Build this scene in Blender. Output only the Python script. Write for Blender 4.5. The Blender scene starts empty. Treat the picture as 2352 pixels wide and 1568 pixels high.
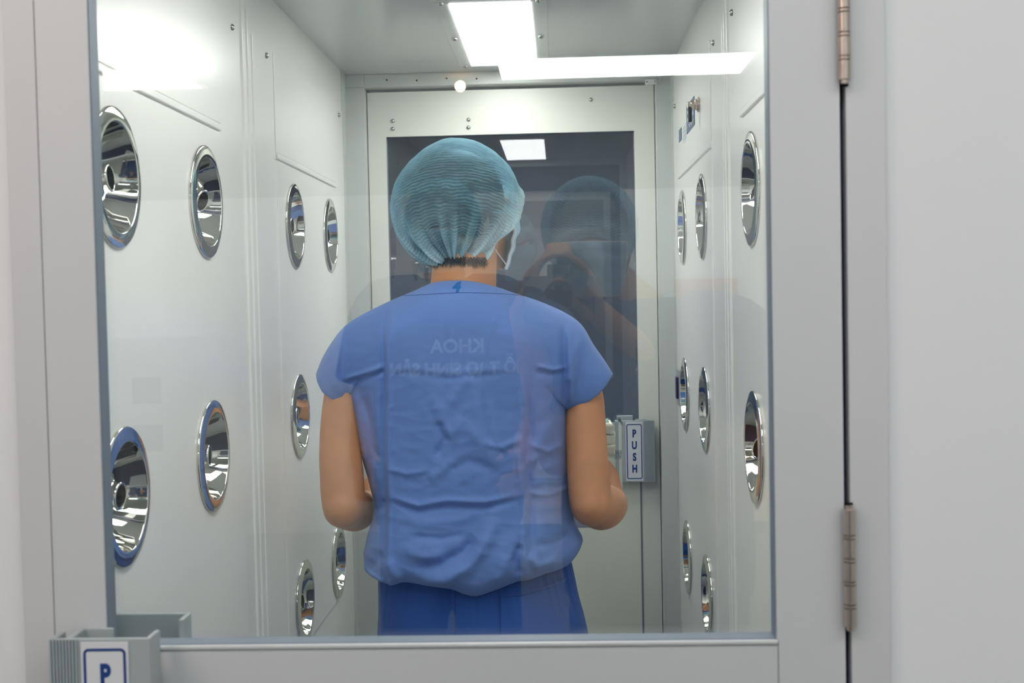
import bpy, bmesh, math, random
import numpy as np
from mathutils import Vector, Matrix, Quaternion, noise
from mathutils.bvhtree import BVHTree
PI = math.pi
random.seed(7)
C = bpy.context.scene.collection
SC = bpy.context.scene

# ------------------------------------------------------------------ camera
F, CX, CY = 2830.0, 1176.0, 784.0
_v = Vector(((1284-CX)/F, -(681-CY)/F, -1)).normalized()      # where the room's depth direction meets the picture
_w = Vector((-.0205, 1, 0)); _w.z = -(_w.x*_v.x+_w.y*_v.y)/_v.z; _w.normalize()
_x = _v.cross(_w)
ROT = Matrix((_x, _v, _w))                                     # camera -> world
CAM = Vector((0, 0, 1.40))
cd = bpy.data.cameras.new('camera'); cam = bpy.data.objects.new('camera', cd); C.objects.link(cam)
cam.matrix_world = Matrix.Translation(CAM) @ ROT.to_4x4()
cd.sensor_width = 36; cd.lens = F/2352*36; cd.clip_start = .03
cd.dof.use_dof = True; cd.dof.focus_distance = 2.25; cd.dof.aperture_fstop = 10
SC.camera = cam
def P(px, py, Y):
    d = ROT @ Vector(((px-CX)/F, -(py-CY)/F, -1)); return CAM + d*(Y/d.y)

# ------------------------------------------------------------------ world, exposure
wd = bpy.data.worlds.new('world'); SC.world = wd; wd.use_nodes = True
wd.node_tree.nodes['Background'].inputs[0].default_value = (.75, .8, .85, 1)
wd.node_tree.nodes['Background'].inputs[1].default_value = .05
vs = SC.view_settings; vs.view_transform = 'Standard'; vs.look = 'None'; vs.gamma = 1; vs.exposure = 0; vs.use_curve_mapping = False
SC.cycles.max_bounces = 12; SC.cycles.diffuse_bounces = 6; SC.cycles.glossy_bounces = 6; SC.cycles.transparent_max_bounces = 24
SC.cycles.caustics_reflective = False; SC.cycles.caustics_refractive = False; SC.cycles.sample_clamp_indirect = 6

L_IN, L_OUT, L_FILL, L_WARM = 15.5, 14.0, 6.8, 60.0        # panel lamps in the shower, far room panels, added near panels, warm bulbs

# ------------------------------------------------------------------ materials
def S(r, g, b):
    f = lambda c: (c/255/12.92 if c/255 <= .04045 else ((c/255+.055)/1.055)**2.4)
    return (f(r), f(g), f(b), 1)
def mat(name, col, rough=.5, metal=0, bump=0, bscale=200, emit=None, spec=.5, sheen=0, var=0, vscale=3, sss=0, coat=0):
    m = bpy.data.materials.new(name); m.use_nodes = True; nt = m.node_tree; b = nt.nodes['Principled BSDF']
    b.inputs['Base Color'].default_value = col; b.inputs['Roughness'].default_value = rough
    b.inputs['Metallic'].default_value = metal; b.inputs['Specular IOR Level'].default_value = spec
    if sheen: b.inputs['Sheen Weight'].default_value = sheen; b.inputs['Sheen Roughness'].default_value = .5
    if sss: b.inputs['Subsurface Weight'].default_value = sss; b.inputs['Subsurface Radius'].default_value = (.02, .008, .004); b.inputs['Subsurface Scale'].default_value = .4
    if coat: b.inputs['Coat Weight'].default_value = coat; b.inputs['Coat Roughness'].default_value = .08
    tc = nt.nodes.new('ShaderNodeTexCoord')
    if var:
        n = nt.nodes.new('ShaderNodeTexNoise'); n.inputs['Scale'].default_value = vscale; n.inputs['Detail'].default_value = 6
        nt.links.new(tc.outputs['Object'], n.inputs['Vector'])
        r = nt.nodes.new('ShaderNodeValToRGB'); r.color_ramp.elements[0].position = .3; r.color_ramp.elements[1].position = .7
        r.color_ramp.elements[0].color = tuple(c*(1-var) for c in col[:3])+(1,); r.color_ramp.elements[1].color = tuple(min(1, c*(1+var)) for c in col[:3])+(1,)
        nt.links.new(n.outputs['Fac'], r.inputs['Fac']); nt.links.new(r.outputs['Color'], b.inputs['Base Color'])
    if bump:
        n = nt.nodes.new('ShaderNodeTexNoise'); n.inputs['Scale'].default_value = bscale; n.inputs['Detail'].default_value = 3
        nt.links.new(tc.outputs['Object'], n.inputs['Vector'])
        bp = nt.nodes.new('ShaderNodeBump'); bp.inputs['Strength'].default_value = bump; bp.inputs['Distance'].default_value = .002
        nt.links.new(n.outputs['Fac'], bp.inputs['Height']); nt.links.new(bp.outputs['Normal'], b.inputs['Normal'])
    if emit:
        b.inputs['Emission Color'].default_value = emit[0]; b.inputs['Emission Strength'].default_value = emit[1]
    return m
def glass_mat(name, tint, base=.04, rough=0.0):
    m = bpy.data.materials.new(name); m.use_nodes = True; nt = m.node_tree; nt.nodes.clear()
    out = nt.nodes.new('ShaderNodeOutputMaterial'); mx = nt.nodes.new('ShaderNodeMixShader')
    tr = nt.nodes.new('ShaderNodeBsdfTransparent'); gl = nt.nodes.new('ShaderNodeBsdfGlossy')
    tr.inputs[0].default_value = tint; gl.inputs['Roughness'].default_value = rough; gl.inputs[0].default_value = (1, 1, 1, 1)
    lw = nt.nodes.new('ShaderNodeLayerWeight'); lw.inputs['Blend'].default_value = .5
    pw = nt.nodes.new('ShaderNodeMath'); pw.operation = 'POWER'; pw.inputs[1].default_value = 5
    ma = nt.nodes.new('ShaderNodeMath'); ma.operation = 'MULTIPLY_ADD'; ma.inputs[1].default_value = 1-base; ma.inputs[2].default_value = base
    nt.links.new(lw.outputs['Facing'], pw.inputs[0]); nt.links.new(pw.outputs[0], ma.inputs[0]); nt.links.new(ma.outputs[0], mx.inputs[0])
    nt.links.new(tr.outputs[0], mx.inputs[1]); nt.links.new(gl.outputs[0], mx.inputs[2]); nt.links.new(mx.outputs[0], out.inputs[0])
    return m
M = dict(
    wall=mat('white_powder_coat', S(239, 239, 235), .28, bump=.05, bscale=400, coat=.15),
    ceil=mat('grey_white_sheet', S(206, 209, 208), .22, coat=.2),
    leaf=mat('door_leaf_paint', S(205, 207, 209), .40, metal=.12, bump=.04, bscale=300, var=.015),
    jamb=mat('door_jamb_paint', S(204, 205, 207), .42, metal=.1, var=.015),
    bdoor=mat('inner_door_paint', S(222, 224, 216), .35),
    bjamb=mat('inner_jamb_paint', S(200, 205, 202), .35),
    wallout=mat('cleanroom_panel', S(224, 225, 227), .5),
    gasket=mat('grey_gasket', S(120, 132, 146), .45),
    gap=mat('door_gap', S(25, 35, 70), .6),
    alu=mat('grey_aluminium', S(168, 176, 178), .42, metal=.15),
    aluribs=mat('ribbed_aluminium', S(160, 172, 176), .4, metal=.15),
    steel=mat('brushed_steel', S(205, 192, 182), .28, metal=1, bump=.1, bscale=900),
    chrome=mat('polished_chrome', S(222, 221, 214), .035, metal=1),
    dark=mat('dark_hole', S(20, 22, 25), .9, spec=.05),
    screw=mat('screw_steel', S(190, 188, 182), .25, metal=1),
    skin=mat('skin', S(206, 146, 104), .5, sss=.08, bump=.12, bscale=350, var=.10, vscale=14),
    shirt=mat('scrub_shirt_cloth', S(104, 138, 206), .85, sheen=.15, bump=.25, bscale=1400, var=.03, vscale=9),
    stitch=mat('stitch_thread', S(45, 66, 125), .9),
    pants=mat('scrub_trouser_cloth', S(38, 84, 164), .85, sheen=.12, bump=.25, bscale=1400, var=.04, vscale=8),
    hair=mat('black_hair', S(28, 24, 24), .5),
    mask=mat('mask_blue', S(158, 205, 226), .8),
    maskw=mat('mask_edge_white', S(225, 232, 238), .8),
    eye=mat('eye', S(235, 232, 226), .2),
    iris=mat('iris', S(40, 26, 20), .2),
    lip=mat('shoe_rubber', S(230, 230, 228), .6),
    label=mat('label_white', S(214, 216, 220), .4),
    ink=mat('label_blue', S(22, 58, 128), .4),
    ink2=mat('collar_blue', S(20, 104, 176), .8),
    ink3=mat('pale_print', S(240, 245, 250), .8),
    white=mat('white_plastic', S(226, 230, 228), .35),
    cream=mat('cream_gauze', S(240, 236, 212), .9, bump=.8, bscale=150),
    mint=mat('mint_cloth', S(170, 215, 210), .9),
    lampin=mat('lamp_diffuser', S(240, 244, 244), .5, emit=(S(255, 253, 248), L_IN)),
    lampout=mat('ceiling_diffuser', S(240, 240, 240), .5, emit=(S(252, 254, 253), L_OUT)),
    fillnear=mat('fill_diffuser_near', S(240, 240, 240), .5, emit=(S(252, 254, 253), L_FILL)),  # glow of the panels added near the door
    fillbeyond=mat('fill_diffuser_beyond', S(240, 240, 240), .5, emit=(S(244, 246, 250), 34.0)),  # glow of the light added beyond the far window
    warmfill=mat('warm_fill_bulb', S(255, 220, 190), .5, emit=(S(255, 190, 160), 95)),  # glow of the warm bulb added on the left
    lowpanel=mat('lower_panel_paint', S(228, 230, 214), .35),
    warm=mat('warm_bulb', S(255, 220, 180), .5, emit=(S(255, 196, 140), L_WARM)),
    beige=mat('beige_laminate', S(240, 212, 178), .6),
    beige2=mat('beige_edge', S(246, 226, 202), .6),
    grey=mat('mid_grey', S(120, 128, 132), .6),
    floor=mat('floor_vinyl', S(112, 120, 114), .35, var=.05, vscale=1),
    darkroom=mat('dark_room_wall', S(128, 134, 142), .6),
    navy=mat('navy_scrub', S(40, 62, 110), .85),
    teal=mat('teal_scrub', S(52, 78, 130), .85),
    black=mat('black_plastic', S(22, 22, 25), .4),
    red=mat('red_sign', S(190, 90, 80), .5),
    screen=mat('panel_blue', S(60, 88, 130), .3),
    screen2=mat('panel_white', S(205, 214, 220), .3),
    green=mat('panel_green', S(140, 190, 90), .3),
    glass=glass_mat('clear_glass', (.96, .98, .975, 1), .056),
    bglass=glass_mat('tinted_glass', (.63, .66, .69, 1), .05),
    clear=glass_mat('clear_plastic', (.985, .995, .99, 1), .035, .04),
)
# ------------------------------------------------------------------ helpers
def tag(o, label=None, cat=None, group=None, kind=None):
    if label: o['label'] = label
    if cat: o['category'] = cat
    if group: o['group'] = group
    if kind: o['kind'] = kind
    return o
def obj(name, bm, m, parent=None, smooth=False, angle=None):
    me = bpy.data.meshes.new(name)
    if isinstance(bm, bmesh.types.BMesh):
        bm.normal_update(); bm.to_mesh(me); bm.free()
    else: me.from_pydata(*bm)
    o = bpy.data.objects.new(name, me); C.objects.link(o)
    for mm in (m if isinstance(m, (list, tuple)) else [m]): me.materials.append(mm)
    if smooth: me.polygons.foreach_set('use_smooth', [True]*len(me.polygons))
    if angle is not None:
        me.polygons.foreach_set('use_smooth', [True]*len(me.polygons))
        try: me.set_sharp_from_angle(angle=math.radians(angle))
        except Exception: pass
    if parent is not None:
        o.parent = parent
        o.matrix_parent_inverse = parent.matrix_basis.inverted()
    return o
def struct(name, bm, m, parent=None, **k):
    o = obj(name, bm, m, parent, **k); tag(o, kind='structure'); return o
def empty(name, loc=(0, 0, 0), rot=None):
    o = bpy.data.objects.new(name, None); C.objects.link(o); o.empty_display_size = .05
    o.location = loc
    if rot: o.rotation_euler = rot
    return o
def box(bm, a, b, bev=0, mi=0):
    a, b = Vector(a), Vector(b)
    r = bmesh.ops.create_cube(bm, size=1, matrix=Matrix.Translation((a+b)/2) @ Matrix.Diagonal((*(abs(b[i]-a[i]) for i in range(3)), 1)))
    vs_ = set(r['verts']); fs = [f for f in bm.faces if all(v in vs_ for v in f.verts)]
    for f in fs: f.material_index = mi
    if bev:
        es = list({e for f in fs for e in f.edges})
        rr = bmesh.ops.bevel(bm, geom=es, offset=bev, segments=2, affect='EDGES', profile=.6)
        for f in rr['faces']: f.material_index = mi
    return bm
def B(*bxs, bev=0):
    bm = bmesh.new()
    for a, b in bxs: box(bm, a, b, bev)
    return bm
def frame_for(d):
    d = d.normalized(); up = Vector((0, 0, 1)) if abs(d.z) < .9 else Vector((0, 1, 0))
    x = up.cross(d).normalized(); return x, d.cross(x)
def cyl(bm, a, b, r, n=24, r2=None, cap=True):
    a, b = Vector(a), Vector(b); x, y = frame_for(b-a); r2 = r if r2 is None else r2
    ra = [bm.verts.new(a+(x*math.cos(t)+y*math.sin(t))*r) for t in [2*PI*i/n for i in range(n)]]
    rb = [bm.verts.new(b+(x*math.cos(t)+y*math.sin(t))*r2) for t in [2*PI*i/n for i in range(n)]]
    for i in range(n): bm.faces.new((ra[i], ra[(i+1) % n], rb[(i+1) % n], rb[i]))
    if cap: bm.faces.new(ra[::-1]); bm.faces.new(rb)
    return bm
def lathe(bm, prof, axis_o, axis_d, n=64, close_end=True):
    o = Vector(axis_o); d = Vector(axis_d).normalized(); x, y = frame_for(d); rings = []
    for r, h in prof:
        rings.append([bm.verts.new(o+d*h+(x*math.cos(t)+y*math.sin(t))*r) for t in [2*PI*i/n for i in range(n)]])
    for a, b in zip(rings, rings[1:]):
        for i in range(n): bm.faces.new((a[i], a[(i+1) % n], b[(i+1) % n], b[i]))
    if close_end: bm.faces.new(rings[-1])
    return bm
def catmull(pts, n):
    pts = [Vector(p) for p in pts]
    if len(pts) < 3: return [pts[0].lerp(pts[-1], i/n) for i in range(n+1)]
    e = [pts[0]*2-pts[1]]+pts+[pts[-1]*2-pts[-2]]; out = []; k = len(pts)-1
    for j in range(n+1):
        t = j/n*k; i = min(int(t), k-1); t -= i
        a, b, c, d = e[i:i+4]
        out.append(.5*((2*b)+(c-a)*t+(2*a-5*b+4*c-d)*t*t+(3*b-a-3*c+d)*t**3))
    return out
def tube(bm, pts, r, n=10, steps=None, radii=None, capround=False):
    """round tube through pts; radii are per point"""
    steps = steps or (len(pts)-1)*6
    path = catmull(pts, steps) if len(pts) > 2 else catmull(pts, steps)
    rad = [r]*(steps+1)
    if radii is not None:
        rr = catmull([Vector((q, 0, 0)) for q in radii], steps) if len(radii) > 2 else [Vector((radii[0]+(radii[1]-radii[0])*i/steps, 0, 0)) for i in range(steps+1)]
        rad = [max(1e-4, q.x) for q in rr]
    if capround:
        d0 = (path[0]-path[1]).normalized(); d1 = (path[-1]-path[-2]).normalized()
        pre = [(path[0]+d0*rad[0]*s, rad[0]*math.sqrt(max(0.0, 1-s*s))) for s in (.97, .8, .45)]
        post = [(path[-1]+d1*rad[-1]*s, rad[-1]*math.sqrt(max(0.0, 1-s*s))) for s in (.45, .8, .97)]
        path = [p for p, _ in pre]+path+[p for p, _ in post]; rad = [q for _, q in pre]+rad+[q for _, q in post]
    rings = []; x = None
    for i, p in enumerate(path):
        t = (path[min(i+1, len(path)-1)]-path[max(i-1, 0)]).normalized()
        if x is None: x, _ = frame_for(t)
        x = (x-t*x.dot(t)).normalized(); y = t.cross(x)
        rings.append([bm.verts.new(p+(x*math.cos(2*PI*k/n)+y*math.sin(2*PI*k/n))*rad[i]) for k in range(n)])
    for a, b in zip(rings, rings[1:]):
        for i in range(n): bm.faces.new((a[i], a[(i+1) % n], b[(i+1) % n], b[i]))
    bm.faces.new(rings[0][::-1]); bm.faces.new(rings[-1])
    return bm
def ellips(bm, c, r, rot=None, n=32):
    m = Matrix.Translation(c) @ (rot.to_matrix().to_4x4() if rot else Matrix()) @ Matrix.Diagonal((*r, 1))
    bmesh.ops.create_uvsphere(bm, u_segments=n, v_segments=n//2, radius=1, matrix=m); return bm
def loft(bm, rings, n=48):
    """rings: (cx, cy, z, rx, ry_back, ry_front) closed horizontal ellipses"""
    rs = []
    for cx, cy, z, rx, rb, rf in rings:
        rs.append([bm.verts.new((cx+rx*math.cos(t), cy+(rf if math.sin(t) > 0 else rb)*math.sin(t), z)) for t in [2*PI*i/n for i in range(n)]])
    for a, b in zip(rs, rs[1:]):
        for i in range(n): bm.faces.new((a[i], a[(i+1) % n], b[(i+1) % n], b[i]))
    bm.faces.new(rs[0][::-1]); bm.faces.new(rs[-1]); return bm
def remesh(bm, voxel, smooth=6, sf=.6):
    """melt overlapping closed shapes into one continuous surface; returns a bmesh"""
    me = bpy.data.meshes.new('tmp'); bmesh.ops.recalc_face_normals(bm, faces=bm.faces[:]); bm.to_mesh(me); bm.free()
    o = bpy.data.objects.new('tmp', me); C.objects.link(o)
    r = o.modifiers.new('r', 'REMESH'); r.mode = 'VOXEL'; r.voxel_size = voxel
    s = o.modifiers.new('s', 'SMOOTH'); s.factor = sf; s.iterations = smooth
    dg = bpy.context.evaluated_depsgraph_get(); dg.update()
    nm = bpy.data.meshes.new_from_object(o.evaluated_get(dg)); b = bmesh.new(); b.from_mesh(nm)
    bpy.data.objects.remove(o); bpy.data.meshes.remove(me); bpy.data.meshes.remove(nm); return b
def cut(o, cutter_bm):
    me = bpy.data.meshes.new('cutter'); bmesh.ops.recalc_face_normals(cutter_bm, faces=cutter_bm.faces[:]); cutter_bm.to_mesh(me); cutter_bm.free()
    c = bpy.data.objects.new('cutter', me); C.objects.link(c)
    md = o.modifiers.new('b', 'BOOLEAN'); md.object = c; md.operation = 'DIFFERENCE'; md.solver = 'EXACT'
    dg = bpy.context.evaluated_depsgraph_get(); dg.update()
    nm = bpy.data.meshes.new_from_object(o.evaluated_get(dg)); o.modifiers.clear(); o.data = nm
    bpy.data.objects.remove(c)
def text_mesh(s, size, bold=0, depth=.0004, space=1.0, shear=0):
    cu = bpy.data.curves.new('t', 'FONT'); cu.body = s; cu.size = size; cu.offset = bold; cu.extrude = depth; cu.align_x = 'CENTER'; cu.align_y = 'CENTER'
    cu.space_line = space; cu.shear = shear; cu.resolution_u = 4
    o = bpy.data.objects.new('t', cu); C.objects.link(o); dg = bpy.context.evaluated_depsgraph_get(); dg.update()
    me = bpy.data.meshes.new_from_object(o.evaluated_get(dg)); b = bmesh.new(); b.from_mesh(me)
    bpy.data.objects.remove(o); bpy.data.meshes.remove(me); return b
def rrect_ring(w, h, r, t, depth, n=6):
    """flat rounded-rectangle outline in XY with thickness"""
    def loop(w, h, r):
        out = []
        for cx, cy, a0 in ((w/2-r, h/2-r, 0), (-w/2+r, h/2-r, PI/2), (-w/2+r, -h/2+r, PI), (w/2-r, -h/2+r, 1.5*PI)):
            out += [(cx+r*math.cos(a0+PI/2*i/n), cy+r*math.sin(a0+PI/2*i/n)) for i in range(n+1)]
        return out
    bm = bmesh.new(); o_, i_ = loop(w, h, r), loop(w-2*t, h-2*t, max(r-t, .0005)); k = len(o_)
    vo = [bm.verts.new((x, y, depth)) for x, y in o_]; vi = [bm.verts.new((x, y, depth)) for x, y in i_]
    wo = [bm.verts.new((x, y, 0)) for x, y in o_]; wi = [bm.verts.new((x, y, 0)) for x, y in i_]
    for i in range(k):
        j = (i+1) % k
        bm.faces.new((vo[i], vo[j], vi[j], vi[i])); bm.faces.new((wo[i], wo[j], vo[j], vo[i])); bm.faces.new((vi[i], vi[j], wi[j], wi[i]))
    return bm
def xform(bm, m):
    bmesh.ops.transform(bm, matrix=m, verts=bm.verts[:]); return bm
FACE_CAM = Matrix.Rotation(PI/2, 4, 'X')          # XY artwork -> upright, facing -Y

# ------------------------------------------------------------------ the setting: air shower
XL, XR, ZC, YF, YB = -.5255, .2880, 1.965, 1.16, 3.09
NY, NZ = (1.44, 1.815, 2.433, 2.81), (1.551, 1.173, .800)
NR = .0832
def wall_holes(x, s):
    cb = bmesh.new()
    for y in NY:
        for z in NZ: cyl(cb, (x+s*.03, y, z), (x-s*.12, y, z), .070, 48)
    return cb
left_noz = [(y, z) for z in NZ for y in NY if not (z == .800 and y < 2)]
right_noz = [(y, z) for z in NZ for y in NY if not (z == .800 and y < 2) and y > 1.5]
def holes(x, s, lst):
    cb = bmesh.new()
    for y, z in lst: cyl(cb, (x+s*.03, y, z), (x-s*.12, y, z), .0725, 48)
    return cb
struct('floor', B(((-3.6, -5.2, -.05), (3.2, 7.0, 0))), M['floor'])
for side, x, s, lst in (('left', XL, 1, left_noz), ('right', XR, -1, right_noz)):
    w = struct('wall_'+side, B(((x-s*.07, YF, 0), (x, YB+.09, ZC+.02))), M['wall'])
    cut(w, holes(x, s, lst))
    # raised sheet-metal panels of the two modules, each with its bevelled edge
    for y0, y1 in ((1.20, 2.045), (2.135, 3.02)):
        pb = bmesh.new(); box(pb, (x-s*.002, y0, .60), (x+s*.0025, y1, 1.866), .001)
        p = struct('panel_sheet', pb, M['wall'], w); cut(p, holes(x, s, lst))
        n0, n1 = (1.29, 1.912) if y0 < 2 else (2.29, 2.90)
        pb = bmesh.new(); box(pb, (x, n0, .712), (x+s*.0045, n1, 1.665), .001)
        p = struct('nozzle_sheet', pb, M['wall'], w); cut(p, holes(x, s, lst))
        pb = bmesh.new(); box(pb, (x, n0, 1.668), (x+s*.007, n1-.004, 1.678), .0015)
        box(pb, (x, n0-.003, 1.680), (x+s*.0045, n1, 1.864), .001)
        struct('filter_sheet', pb, M['wall'], w)
        for yy in (2.0, 1.25) if y0 < 2 else (2.235, 2.97):
            sb = bmesh.new(); lathe(sb, [(.0055, 0), (.0055, .002), (.004, .004), (.002, .005), (.0005, .0052)], (x+s*.002, yy, 1.848), (s, 0, 0), 16)
            obj('screw', sb, M['screw'], w, smooth=True)
    # joint profile between the modules
    pb = bmesh.new(); box(pb, (x-s*.001, 2.062, 0), (x+s*.004, 2.083, ZC), .0012); box(pb, (x-s*.001, 2.096, 0), (x+s*.004, 2.117, ZC), .0012)
    struct('joint_strip', pb, M['wall'], w)
    pb = bmesh.new(); box(pb, (x, 3.025, .0), (x+s*.003, 3.075, ZC), .001); struct('corner_strip', pb, M['bjamb'], w)
cl = struct('ceiling', B(((XL-.07, YF, ZC), (XR+.07, YB+.09, ZC+.06))), M['ceil'])
sb = bmesh.new(); box(sb, (XL+.01, 2.06, ZC-.002), (XR-.01, 2.10, ZC+.002), .0008); struct('joint_strip', sb, M['ceil'], cl)
struct('floor_pan', B(((XL, YF, 0), (XR, YB, .01))), M['alu'], None)['label'] = 'grey metal floor pan of the air shower'
bpy.data.objects['floor_pan'].name = 'trim_1'

# nozzles -------------------------------------------------------------
plate_prof = [(.0832, 0), (.0837, .0015), (.0834, .0030), (.0825, .0038), (.0812, .0042), (.0665, .0066), (.0655, .0064), (.0647, .0048),
              (.0635, -.002), (.0560, -.018), (.0470, -.036), (.0400, -.048), (.0370, -.052)]
tip_prof = [(.040, -.056), (.0392, -.048), (.0370, -.038), (.0325, -.028), (.0262, -.0195), (.0205, -.0145), (.0175, -.012), (.0168, -.009), (.0172, -.0065), (.0165, -.0045), (.0146, -.0040), (.0132, -.0052), (.0128, -.008)]
def make_nozzle():
    r = empty('air_nozzle')
    b = bmesh.new(); lathe(b, plate_prof, (0, 0, 0), (1, 0, 0), 96); obj('dish', b, M['chrome'], r, smooth=True)
    b = bmesh.new(); lathe(b, tip_prof, (0, 0, 0), (1, 0, 0), 64, False); t = obj('nozzle_tip', b, M['chrome'], r, smooth=True)
    b = bmesh.new(); lathe(b, [(.0136, -.0046), (.0127, -.0060), (.0124, -.012), (.0120, -.035)], (0, 0, 0), (1, 0, 0), 32); obj('bore', b, M['dark'], t)
    return r
proto = make_nozzle(); first = True
rown = {1.551: 'top row', 1.173: 'middle row', .800: 'bottom row'}
lab = {}
for sd, lst in (('left', left_noz), ('right', right_noz)):
    for z in NZ:
        ys = [y for y, zz in lst if zz == z]
        for i, y in enumerate(ys):
            if len(ys) == 4: w = ('cut by the door frame', 'second from the door frame', 'third from the door frame', 'deepest in the shower')[i]
            elif len(ys) == 3: w = ('nearest the door frame', 'middle of the three', 'deepest in the shower')[i]
            else: w = ('nearer of the two', 'farther of the two')[i]
            lab[(sd, y, z)] = 'chrome air nozzle, %s on the %s wall, %s' % (rown[z], sd, w)
tips = {('left', 1.815, 1.551): (0, .30, -.25), ('left', 2.433, 1.551): (0, .0, .0), ('right', 1.815, 1.551): (0, -.35, .1), ('right', 1.815, 1.173): (0, -.25, .35)}
for (sd, y, z), lb in lab.items():
    x, s = (XL+.0045, 1) if sd == 'left' else (XR-.0045, -1)
    if first: n = proto; kids = [c for c in n.children]; first = False
    else:
        n = proto.copy(); C.objects.link(n); kids = []
        for ch in list(proto.children):
            c = ch.copy(); C.objects.link(c); c.parent = n; kids.append(c)
            for g in ch.children:
                d = g.copy(); C.objects.link(d); d.parent = c
    n.location = (x, y, z); n.rotation_euler = (random.uniform(0, 6), 0, 0 if s == 1 else PI)
    for c in kids:
        if c.name.startswith('nozzle_tip'):
            e = tips.get((sd, y, z), (0, random.uniform(-.12, .12), random.uniform(-.12, .12)))
            c.rotation_euler = e; n.rotation_euler[0] = 0
    tag(n, lb, 'air nozzle', 'chrome air nozzles on the shower walls')

# ceiling lamps of the shower ---------------------------------------------
def shower_lamp(y0, y1, label):
    r = empty('ceiling_lamp', (-.122, (y0+y1)/2, ZC))
    x0, x1 = -.200, -.043
    b = bmesh.new()
    for a, c in (((x0-.03, y0-.03, ZC-.004), (x1+.03, y0, ZC)), ((x0-.03, y1, ZC-.004), (x1+.03, y1+.03, ZC)), ((x0-.03, y0, ZC-.004), (x0, y1, ZC)), ((x1, y0, ZC-.004), (x1+.03, y1, ZC))): box(b, a, c, .001)
    obj('frame', b, M['ceil'], r)
    obj('diffuser', B(((x0, y0, ZC-.006), (x1, y1, ZC-.001)), bev=.001), M['lampin'], r)
    for sx in (x0-.015, x1+.015):
        for yy in (y0-.012, (y0+y1)/2, y1+.012):
            sb = bmesh.new(); lathe(sb, [(.006, 0), (.006, .002), (.004, .004), (.001, .005)], (sx, yy, ZC-.004), (0, 0, -1), 14)
            obj('screw', sb, M['screw'], r, smooth=True)
    tag(r, label, 'lamp', 'panel lamps in the shower ceiling')
shower_lamp(2.365, 2.985, 'bright white ceiling panel lamp above the person')
shower_lamp(1.25, 1.87, 'white ceiling panel lamp mirrored in the far door window')

# ------------------------------------------------------------------ doors
def handle(x, y, z, sgn, out, name='door_handle', parent=None, letters='PUSH', wl=.052, h=.155):
    """extruded pull: mounted at x, label face towards -Y*out ; sgn=+1 ribs to the right"""
    r = obj(name, bmesh.new(), M['alu'], parent)
    d = -out      # direction away from the leaf
    def bx(bm, u0, u1, d0, d1, z0=0, z1=h, bev=.0012):
        box(bm, (x+sgn*u0, y+d*d0, z+z0), (x+sgn*u1, y+d*d1, z+z1), bev)
    b = bmesh.new()
    bx(b, .0 if letters else .024, .030, .0, .004); bx(b, .026, .031, .0, .036)            # foot and web
    bx(b, -wl, .046, .034, .0385)                                   # face plate
    bx(b, .0405, .046, .012, .036)
    bx(b, -wl, -wl+.0045, .010, .036)
    me = r.data; b.normal_update(); b.to_mesh(me); b.free(); me.materials.clear(); me.materials.append(M['alu'])
    b = bmesh.new()
    for i in range(9): bx(b, .020+i*.0029, .0218+i*.0029, .0375, .0405, 0, h, .0004)
    obj('grip_rib', b, M['aluribs'], r)
    if letters:
        lw, lh = .041, .146
        lx = x-sgn*.005
        obj('label_plate', B(((lx-lw/2-.001, y+d*.0386, z+.003), (lx+lw/2+.001, y+d*.0398, z+h-.003)), bev=.0003), M['label'], r)
        T = Matrix.Translation((lx, y+d*.0399, z+h/2)) @ FACE_CAM
        rb = rrect_ring(.0385, .138, .005, .0023, .0004); xform(rb, T); obj('border', rb, M['ink'], r)
        for i, ch in enumerate(letters):
            tb = text_mesh(ch, .0262, .0012); xform(tb, Matrix.Translation((lx, y+d*.0399, z+h/2+(1.5-i)*.0295)) @ FACE_CAM @ Matrix.Diagonal((.70, 1.0, 1, 1)))
            obj('letter', tb, M['ink'], r)
    return r
def leaf(name, x0, x1, z0, z1, wx0, wx1, wz0, wz1, y0, y1, m, gm, gy, gasket=True):
    b = bmesh.new()
    ym = gy+.004; e = .026
    b2 = [((x0, y0, z0), (wx0, ym, z1)), ((wx1, y0, z0), (x1, ym, z1)), ((wx0, y0, z0), (wx1, ym, wz0)), ((wx0, y0, wz1), (wx1, ym, z1)),
          ((x0, ym, z0), (wx0-e, y1, z1)), ((wx1+e, ym, z0), (x1, y1, z1)), ((wx0-e, ym, z0), (wx1+e, y1, wz0-e)), ((wx0-e, ym, wz1+e), (wx1+e, y1, z1))]
    for a, c in b2: box(b, a, c)
    d = struct(name, b, m)
    g = .006
    gb = bmesh.new()
    for a, c in (((wx0-.001, y0+.003, wz0-.001), (wx0+g*.15, ym-.001, wz1+.001)), ((wx1-g*.15, y0+.003, wz0-.001), (wx1+.001, ym-.001, wz1+.001)),
                 ((wx0-.001, y0+.003, wz0-.001), (wx1+.001, ym-.001, wz0+g*.15)), ((wx0-.001, y0+.003, wz1-g*.15), (wx1+.001, ym-.001, wz1+.001))): box(gb, a, c, .0003)
    struct('gasket', gb, M['gasket'], d)
    struct('pane', B(((wx0, gy-.003, wz0), (wx1, gy+.003, wz1))), gm, d)
    return d
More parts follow.
